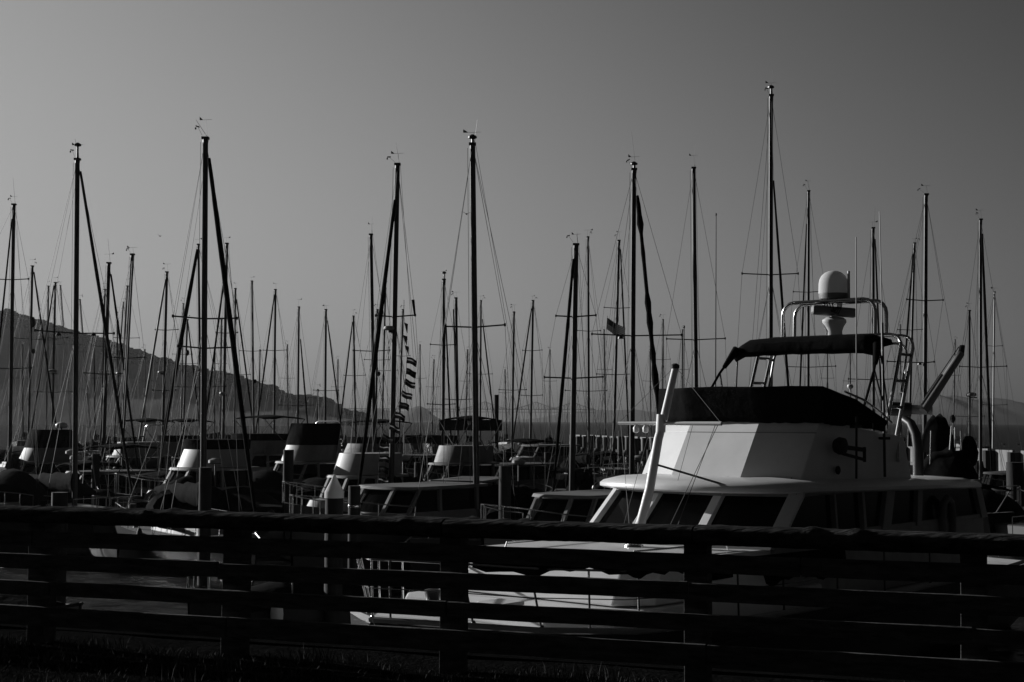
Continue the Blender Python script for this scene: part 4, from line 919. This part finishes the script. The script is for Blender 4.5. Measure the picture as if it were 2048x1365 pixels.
for i, (px, Z, lb_) in enumerate([(180, 48.5, 'below the tall mast with spreader lamps'), (510, 49, 'right of the thick black furled sail foot'), (620, 47, 'left of the white cone capped pile'), (925, 46, 'between the low cabin boat and the tall centre mast'), (1075, 47, 'right of the pile beside the centre mast'), (1125, 53, 'behind the small pilothouse boat')]):
    dinghy(px, Z, 0.02, 'small inflatable dinghy afloat '+lb_, 40+i)
# open small boats near the fence
def skiff(px, py, Z, L, lab, hx, hy, hull='offwhite', cover=None, rail=False):
    p = at(px, hor(px)+50, Z); fr = Fr((p.x, p.y), hx, hy); B = L*.19; fb = .6
    th = Thing('skiff', V((p.x, p.y, 0)), lab, 'small boat', 'small open boats by the quay')
    stt = [(L*.5, .04, fb+.28), (L*.44, B*.35, fb+.22), (L*.33, B*.72, fb+.12), (L*.1, B, fb+.02), (-L*.3, B, fb), (-L*.5, B*.85, fb)]
    a, d = hull_mesh(fr, stt, -.2); th.part('hull', a, hull, smooth=True); th.part('deck', d, 'dullwhite' if not cover else 'canvas', smooth=True)
    g_ = MB().tube([fr(u, hb, z) for u, hb, z in stt], .035, 6); g_.tube([fr(u, -hb, z) for u, hb, z in stt], .035, 6); th.part('gunwale', g_, 'black', smooth=True)
    if cover:
        rows = [[fr(L*.3-L*.75*k/6, B*.9*math.cos(R(a_)), fb+.0+(.25+.3*math.sin(math.pi*k/6))*math.sin(R(a_))) for a_ in range(0, 181, 20)] for k in range(7)]
        th.part('cover', MB().grid(rows), 'canvas', smooth=True)
    th.part('outboard_motor', MB().blob(fr(-L*.52, 0, fb+.25), .17, .2, .28, 2, .06, (8, 12)), 'black', smooth=True)
    if rail:
        rr1 = MB(); e = stt[:4]
        rr1.tube([fr(u, hb*.9, z+.75) for u, hb, z in e[::-1]]+[fr(u, -hb*.9, z+.75) for u, hb, z in e], .02, 6)
        for u, hb, z in e:
            for sg in (1, -1): rr1.tube([fr(u, sg*hb*.9, z), fr(u, sg*hb*.9, z+.75)], .016, 5)
        th.part('bow_rail', rr1, 'alugrey', smooth=True)
        th.part('fender', MB().blob(fr(L*.2, B*1.1, fb-.05), .14, .14, .3, 5, .02, (8, 12)), 'plastic', smooth=True)
    return th
skiff(275, 0, 47, 7.5, 'white open boat moored bow-on in the basin on the left, seen through the fence', .12, -.99, 'dullwhite')
skiff(585, 0, 31.5, 5.0, 'small covered boat with tubular bow rail seen through the fence left of the yacht bow', -.75, -.66, 'darkhull', cover=True, rail=True)
skiff(-20, 0, 30, 5.0, 'small boat with black engine at the left edge, low behind the fence', .9, -.4, 'dullwhite', cover=True)
skiff(850, 0, 44, 6.0, 'small white runabout seen through the fence in front of the tall centre mast', -.9, -.3, 'offwhite')

# ------------------------------------------------------------------ piles, docks, breakwater
def pile(px, Z, wpx, topy, lab, cone=False, ring=False):
    p = at(px, topy, Z); r_ = wpx/2/FPX*Z
    th = Thing('mooring_pile', V((p.x, p.y, 0)), lab, 'mooring pile', 'piles standing in the harbour')
    zt = p.z - (r_*2.55 if cone else 0)
    pm_ = MB(); rr2 = random.Random(int(px)); rows = []
    for k in range(9):
        z = -1+(zt+1)*k/8; rows.append([V((p.x+r_*(1+rr2.uniform(-.03, .03))*math.cos(j*math.pi/8), p.y+r_*math.sin(j*math.pi/8), z)) for j in range(16)])
    pm_.grid(rows, close=True); pm_.f.append(tuple(range(128, 144))); pm_.m.append(0)
    th.part('shaft', pm_, 'pile', smooth=True)
    if cone: th.part('cone_cap', MB().lathe((p.x, p.y, zt), [(r_*1.08, 0), (r_*1.08, r_*.7), (r_*1.0, r_*.82), (r_*.5, r_*1.75), (.02, r_*2.55)], 28), 'plastic_thin', smooth=True)
    if ring: th.part('hoop', MB().lathe((p.x, p.y, zt-.5), [(r_*1.05, 0), (r_*1.12, .03), (r_*1.05, .06)], 20), 'steel', smooth=True)
pile(669, 31, 36, 950, 'dark pile with a bright white cone cap behind the fence', cone=True)
pile(709, 33, 24, 972, 'bare dark pile immediately right of the white cone capped pile', ring=True)
pile(120, 32, 32, 985, 'broad dark pile at the left, behind the fence near its leftmost post')
pile(411, 40, 25, 935, 'thick dark pile directly below the tallest left mast')
pile(577, 50, 21, 900, 'dark pile below the cruiser with the black canvas box')
pile(1010, 38, 24, 932, 'dark pile right of the tall centre mast base')
pile(192, 58, 16, 908, 'thin dark pile under the left leaning masts')
pile(993, 96, 9, 790, 'tall thin pile standing before the bridge right of the centre mast')
pile(1300, 60, 14, 900, 'dark pile glimpsed left of the bright flybridge front')
pile(2030, 60, 34, 925, 'thick dark pile at the right edge before the breakwater')
pile(836, 56, 15, 925, 'dark pile behind the low white cabin boat')
pile(470, 58, 15, 930, 'dark pile right of the thick black furled sail foot')
pile(1095, 70, 13, 905, 'dark pile before the pilothouse boat near the bridge')
def dock(a, b, wid, lab):
    a, b = V(a), V(b); d = (b-a); n = d.cross(V((0, 0, 1))).normalized()
    th = Thing('floating_dock', V(((a.x+b.x)/2, (a.y+b.y)/2, 0)), lab, 'dock', 'floating docks of the marina')
    th.part('walkway', MB().box((a+b)/2+V((0, 0, .5)), d.length, wid, .14, d), 'dock')
    th.part('float', MB().box((a+b)/2+V((0, 0, .2)), d.length*.995, wid*.86, .46, d), 'concrete')
dock((-28, 63.5, 0), (10.5, 63.5, 0), 2.0, 'long floating walkway behind the nearer row of sailing boats on the left')
dock((-42, 101, 0), (34, 101, 0), 2.0, 'long floating walkway crossing the marina farther out')
dock((13, 38.5, 0), (24, 49, 0), 1.8, 'floating walkway behind the stern of the large yacht')
# breakwater
A_, B_ = V((7.2, 176, 0)), V((34.5, 70, 0)); bd_ = (B_-A_).normalized(); bn = V((bd_.y, -bd_.x, 0)); bn = bn if bn.x < 0 else -bn
bk = Thing('breakwater_wall', A_, 'breakwater of stained concrete panels between dark timber piles and braces on the right', 'breakwater')
s_ = 0; k = 0; LB = (B_-A_).length+18
rq = random.Random(4)
bw_top = 2.98
walingm = MB().box(A_+bd_*LB/2+V((0, 0, 1.35))+bn*.12, LB, .25, .3, bd_)
bk.part('waling', walingm, 'pile')
wl2 = MB().box(A_+bd_*LB/2+V((0, 0, .7))-bn*.35, LB, .3, 2.4, bd_)
bk.part('back_wall', wl2, 'pile')
while s_ < LB:
    wp = 1.75; c = A_+bd_*(s_+wp/2)
    bk.part('concrete_panel', MB().box(c+V((0, 0, bw_top/2+.1+rq.uniform(-.04, .04))), wp, .16, bw_top-.2, bd_), 'concrete')
    pc_ = A_+bd_*(s_+wp+.42)
    bk.part('timber_pile', MB().tube([pc_+bn*.25+V((0, 0, -1)), pc_+bn*.25+V((0, 0, bw_top-.1+rq.uniform(-.1, .1)))], .4, 9), 'pile')
    if k % 2 == 0: bk.part('brace', MB().tube([pc_+bn*.5+V((0, 0, 1.5)), pc_+bn*2.0+V((0, 0, -.5))], .17, 7), 'pile')
    s_ += wp+.85; k += 1

# long poles behind the yacht
def pole(px, y0, y1, Z, r_, lab):
    a, b = at(px, y0, Z), at(px-3, y1, Z)
    th = Thing('flag_pole', V((b.x, b.y, 0)), lab, 'pole'); b0 = V((b.x, b.y, -.6))
    m_ = lerp(a, b0, .52)
    th.part('lower_tube', MB().tube([b0, m_], r_*1.7, 8), 'alu', smooth=True)
    th.part('upper_tube', MB().tube([m_, a], r_, 8, r_*.7), 'aludark', smooth=True)
    th.part('truck', MB().lathe(a, [(r_*.7, 0), (r_*1.5, .03), (r_*1.2, .09), (.01, .12)], 8), 'aludark', smooth=True)
pole(1432, 432, 800, 60, .028, 'long bare pole standing left of the black canopy, between two tall masts')
pole(1368, 657, 800, 56, .03, 'short bare pole beside the tip of the very wide spreaders')

# ------------------------------------------------------------------ flags
def cloth(p0, du, dv, nu, nv, amp, fn, ph=0, pen=False):
    """grid of cloth from hoist p0; du along the fly, dv down the hoist"""
    n = V((0, 1, 0)); rows = []
    for i in range(nv+1):
        rw = []
        for j in range(nu+1):
            q = j/nu; k = i/nv
            if pen: k = .5+(k-.5)*(1-q*.94)
            rw.append(p0+du*q+dv*k+n*(amp*math.sin(q*7+ph)*q)+V((0, 0, amp*.35*math.sin(q*6+ph+1))))
        rows.append(rw)
    m = MB(); m.grid(rows)
    m.m = [fn(i, j) for i in range(nv) for j in range(nu)]
    return m
Zf = 45.5
fl = [(812,655,1),(810,680,1),(814,700,1),(823,722,0),(822,745,0),(820,767,0),(814,790,0),(808,811,0),(800,832,0),(789,856,0),(775,877,0),(768,897,0),(768,919,0),(767,941,0),(766,963,0),(763,984,0)]
sf = Thing('signal_flag_line', at(765, 1015, Zf), 'hanging string of striped signal flags and pennants beside the tall mast with the radar dome', 'signal flags')
cordp = [at(808, 600, Zf)]+[at(x-(4 if pn else 9), y-9, Zf) for x, y, pn in fl]+[at(745, 1020, Zf)]
sf.part('line', MB().tube(cordp, .008, 4), 'rope')
sf.part('streamer', MB().tube([at(826, 600, Zf), at(830, 633, Zf)], .05, 6, .03), 'canvas')
for q, (x, y, pn) in enumerate(fl):
    hoist = at(x-(4 if pn else 9), y-9, Zf); k = Zf/FPX
    tilt = -.28 if q < 11 else -.12
    if pn: m_ = cloth(hoist, V((3*k, 0, -20*k)), V((-8*k if q != 1 else -9*k, 0, 3*k))*-1, 6, 4, .04, lambda i, j: 0, q, True)
    else: m_ = cloth(hoist, V((20*k, 0, 20*k*tilt*1.5)), V((-1.5*k, 0, -12.5*k)), 8, 6, .05, lambda i, j: 0 if i in (0, 1, 3, 4, 5) else 1, q*1.3)
    sf.part('flag', m_, ['darkcloth', 'midcloth' if q % 3 == 1 else 'palecloth'], smooth=True)
# striped national flag
k = 60/FPX; us = Thing('national_flag', at(1213, 640, 60), 'small striped flag with a starred dark canton flying above the wide spreaders', 'flag')
us.part('halyard', MB().tube([at(1215, 632, 60), at(1212, 668, 60), at(1210, 900, 60)], .008, 4), 'rope')
us.part('flag_cloth', cloth(at(1215, 637, 60), V((36*k, 0, -20*k)), V((-2*k, 0, -23*k)), 14, 13, .07, lambda i, j: 2 if (i < 7 and j < 6) else (0 if i % 2 == 0 else 1), .6), ['darkcloth', cloth_mat('flag_stripe_cloth', .10, .4), 'darkcloth'], smooth=True)
stp = MB(); p0 = at(1215, 637, 60)-V((0, .03, 0)); du = V((36*k, 0, -20*k))*.42; dvv = V((-2*k, 0, -23*k))*.52
for i in range(9):
    for j in range(6 if i % 2 == 0 else 5):
        c = p0 + du*((j+(.5 if i % 2 == 0 else 1))/6) + dvv*((i+.5)/9); s5 = .009
        stp.add([c+V((-s5, -.02, 0)), c+V((0, -.02, -s5)), c+V((s5, -.02, 0)), c+V((0, -.02, s5))], [(0, 1, 2, 3)])
us.part('stars', stp, 'palecloth')

# ------------------------------------------------------------------ gulls
def gull(px, py, Z, span, lab, wings=True, roll=0.0, h=V((1, .3, 0))):
    c = at(px, py, Z); h = h.normalized(); p = V((-h.y, h.x, 0))
    th = Thing('gull', c, lab, 'bird')
    b = MB(); rows = []
    for k in range(9):
        t = k/8; r_ = span*.065*math.sin(math.pi*min(.98, t*.95+.03))**.8+.004; u = span*(.22-.46*t)
        rows.append([c+h*u+p*r_*math.cos(a*math.pi/4)+V((0, 0, r_*math.sin(a*math.pi/4)+.02*span*math.sin(t*3))) for a in range(8)])
    b.grid(rows, close=True); b.f += [tuple(range(8)), tuple(range(64, 72))[::-1]]; b.m += [0, 0]
    if wings:
        for sg in (1, -1):
            rw = []
            for k in range(7):
                t = k/6; z = span*(.16*math.sin(t*2.2)+roll*sg*t*.3); ch = span*.13*(1-t*.8); ctr = c+p*sg*span*.5*t+V((0, 0, z))-h*(span*.1*t*t)
                rw.append([ctr+h*ch*.5, ctr+V((0, 0, .03*span*(1-t*.6))), ctr-h*ch*.5, ctr-V((0, 0, .02*span*(1-t*.6)))])
            b.grid(rw, close=True)
    else:
        for sg in (1, -1): b.tube([c+p*sg*.04, c+p*sg*.04-V((0, 0, .14))], .008, 4)
        b.blob(c+h*span*.24+V((0, 0, span*.1)), span*.06, span*.06, span*.055, 1, .02)
    th.part('body', b, 'bird', smooth=True)
gull(320, 473, 300, 1.35, 'gull flying in the empty sky left of the tallest left mast', roll=.5, h=V((.5, 1, 0)))
gull(933, 429, 150, 1.25, 'gull gliding with spread wings just left of the tall centre mast', roll=.2, h=V((.25, 1, 0)))
for (x, lb_) in ((2008, 'dark gull perched on the breakwater, left one of two at the right edge'), (2037, 'dark gull perched on the breakwater at the very right edge')):
    gull(x, 889, 82, .5, lb_, wings=False, h=V((-1, -.2, 0)))

# ------------------------------------------------------------------ far shore
def ridge(name, prof, Z, depth, material, seed, amp=.02, step=8):
    rnd = random.Random(seed); xs = []; x = prof[0][0]
    while x <= prof[-1][0]: xs.append(x); x += step
    def py_(x):
        for (a, b), (c, d) in zip(prof[:-1], prof[1:]):
            if a <= x <= c: return b+(d-b)*(x-a)/(c-a)
        return prof[-1][1]
    rows = []
    for x in xs:
        top = at(x, py_(x), Z); h = max(.5, top.z); rw = []
        for t in (-1, -.8, -.6, -.42, -.25, -.1, 0, .12, .35, .7, 1):
            k = max(0, 1-abs(t)**1.4)
            z = -2 if abs(t) == 1 else h*k*(1+ (0 if t == 0 else rnd.uniform(-amp, amp)))
            yy = Z + t*depth
            rw.append(V((top.x*(yy/Z if False else 1), yy, z)))
        rows.append(rw)
    tag(MB().grid(rows).build(name, material, smooth=True), kind='structure')
    return py_
pL = [(-420, 580), (-200, 596), (-80, 612), (0, 630), (14, 628), (30, 634), (60, 645), (75, 647), (110, 657), (150, 670), (190, 682), (250, 700), (300, 717), (330, 725), (350, 736), (380, 742), (410, 751), (430, 755), (460, 759), (480, 765), (510, 778), (540, 784), (560, 796), (600, 804), (650, 808), (690, 826), (715, 833), (745, 838)]
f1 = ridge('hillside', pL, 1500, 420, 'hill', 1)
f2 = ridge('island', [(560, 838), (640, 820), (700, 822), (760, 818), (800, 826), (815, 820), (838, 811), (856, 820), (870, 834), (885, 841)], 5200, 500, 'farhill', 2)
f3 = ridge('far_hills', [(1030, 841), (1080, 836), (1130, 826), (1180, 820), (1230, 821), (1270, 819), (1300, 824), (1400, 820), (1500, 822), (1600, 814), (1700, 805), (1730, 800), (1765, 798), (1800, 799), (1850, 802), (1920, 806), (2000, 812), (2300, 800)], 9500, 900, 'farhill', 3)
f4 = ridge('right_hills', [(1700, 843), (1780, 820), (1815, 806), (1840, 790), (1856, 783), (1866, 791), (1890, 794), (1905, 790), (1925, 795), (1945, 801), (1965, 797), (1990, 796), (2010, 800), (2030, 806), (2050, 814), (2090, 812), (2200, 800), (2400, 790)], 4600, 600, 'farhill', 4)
tb = MB(); rq = random.Random(31)
for k in range(760):
    x = rq.uniform(-120, 735); t = rq.choice((0, 0, rq.uniform(-.2, 0)))
    top = at(x, f1(x), 1500); h = max(1, top.z)*(1-abs(t)**1.4)
    r_ = rq.uniform(2.0, 5.2)*(1.35 if 380 < x < 660 else .95)
    c = V((top.x, 1500+t*420, h+r_*.15))
    tb.blob(c, r_*rq.uniform(.8, 1.3), r_, r_*rq.uniform(.55, 1.1), k, .28, (5, 7))
    if rq.random() < .5: tb.blob(c+V((r_*.8, 2, r_*.3)), r_*.6, r_*.6, r_*.55, k+9, .3, (5, 7))
tag(tb.build('woodland', 'tree'), 'trees along the ridge of the hillside on the left', 'trees', kind='stuff')
for q, (x0, x1, y0, y1) in enumerate(((655, 668, 807, 828), (668, 680, 811, 828), (617, 634, 797, 812))):
    a, b = at(x0, y0, 1380), at(x1, y1, 1380)
    th = Thing('shore_building', V(((a.x+b.x)/2, 1380, b.z)), ('larger flat roofed block at the foot of the hill left of centre', 'lower flat roofed block adjoining the larger block at the foot of the hill', 'building among the trees where the hill slope ends')[q], 'building')
    th.part('wall', MB().box(((a.x+b.x)/2, 1386, (a.z+b.z)/2-1), b.x-a.x, 12, a.z-b.z+4), 'roofing')
    th.part('roof', MB().box(((a.x+b.x)/2, 1386, a.z+1.2), b.x-a.x+.8, 13, .5), 'greyhull')
# bridge
br = Thing('bridge', at(1000, 842, 7200), 'long faint truss bridge crossing the bay on the horizon', 'bridge')
zd = at(1000, 819, 7200).z
x0, x1 = at(690, 819, 7200).x, at(1190, 819, 7200).x
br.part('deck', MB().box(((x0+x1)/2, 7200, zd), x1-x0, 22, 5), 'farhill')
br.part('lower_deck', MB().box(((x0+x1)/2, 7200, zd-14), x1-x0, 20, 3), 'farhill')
n_ = 46
for i in range(n_+1):
    x = x0+(x1-x0)*i/n_
    br.part('pier', MB().box((x, 7200, zd/2-1), 4, 10, zd+2), 'farhill')
def truss(px):
    c = at(px, 819, 7200).x; m = MB(); w_ = 110; prev = None
    for k in range(-8, 9):
        x = c+w_*k/8; z = zd+4+(34*(1-abs(k)/8)**1.3)
        m.tube([V((x, 7200, zd)), V((x, 7200, z))], 1.3, 4)
        if prev: m.tube([prev, V((x, 7200, z))], 1.8, 4); m.tube([V((prev.x, 7200, zd)), V((x, 7200, z))], 1.1, 4)
        prev = V((x, 7200, z))
    br.part('truss', m, 'farhill')
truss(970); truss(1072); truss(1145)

# ------------------------------------------------------------------ haze
hz = bpy.data.materials.new('haze'); hz.use_nodes = True
n = hz.node_tree.nodes; l = hz.node_tree.links; n.clear()
pv = n.new('ShaderNodeVolumePrincipled'); pv.inputs['Color'].default_value = (.33, .33, .33, 1); pv.inputs['Density'].default_value = 0.0001; pv.inputs['Anisotropy'].default_value = .6
mo = n.new('ShaderNodeOutputMaterial'); l.new(pv.outputs[0], mo.inputs['Volume'])
hb_ = MB().box((0, 7400, 87), 18400, 15800, 178)
tag(hb_.build('haze', hz), 'thin sea haze over the bay', 'haze', kind='stuff')
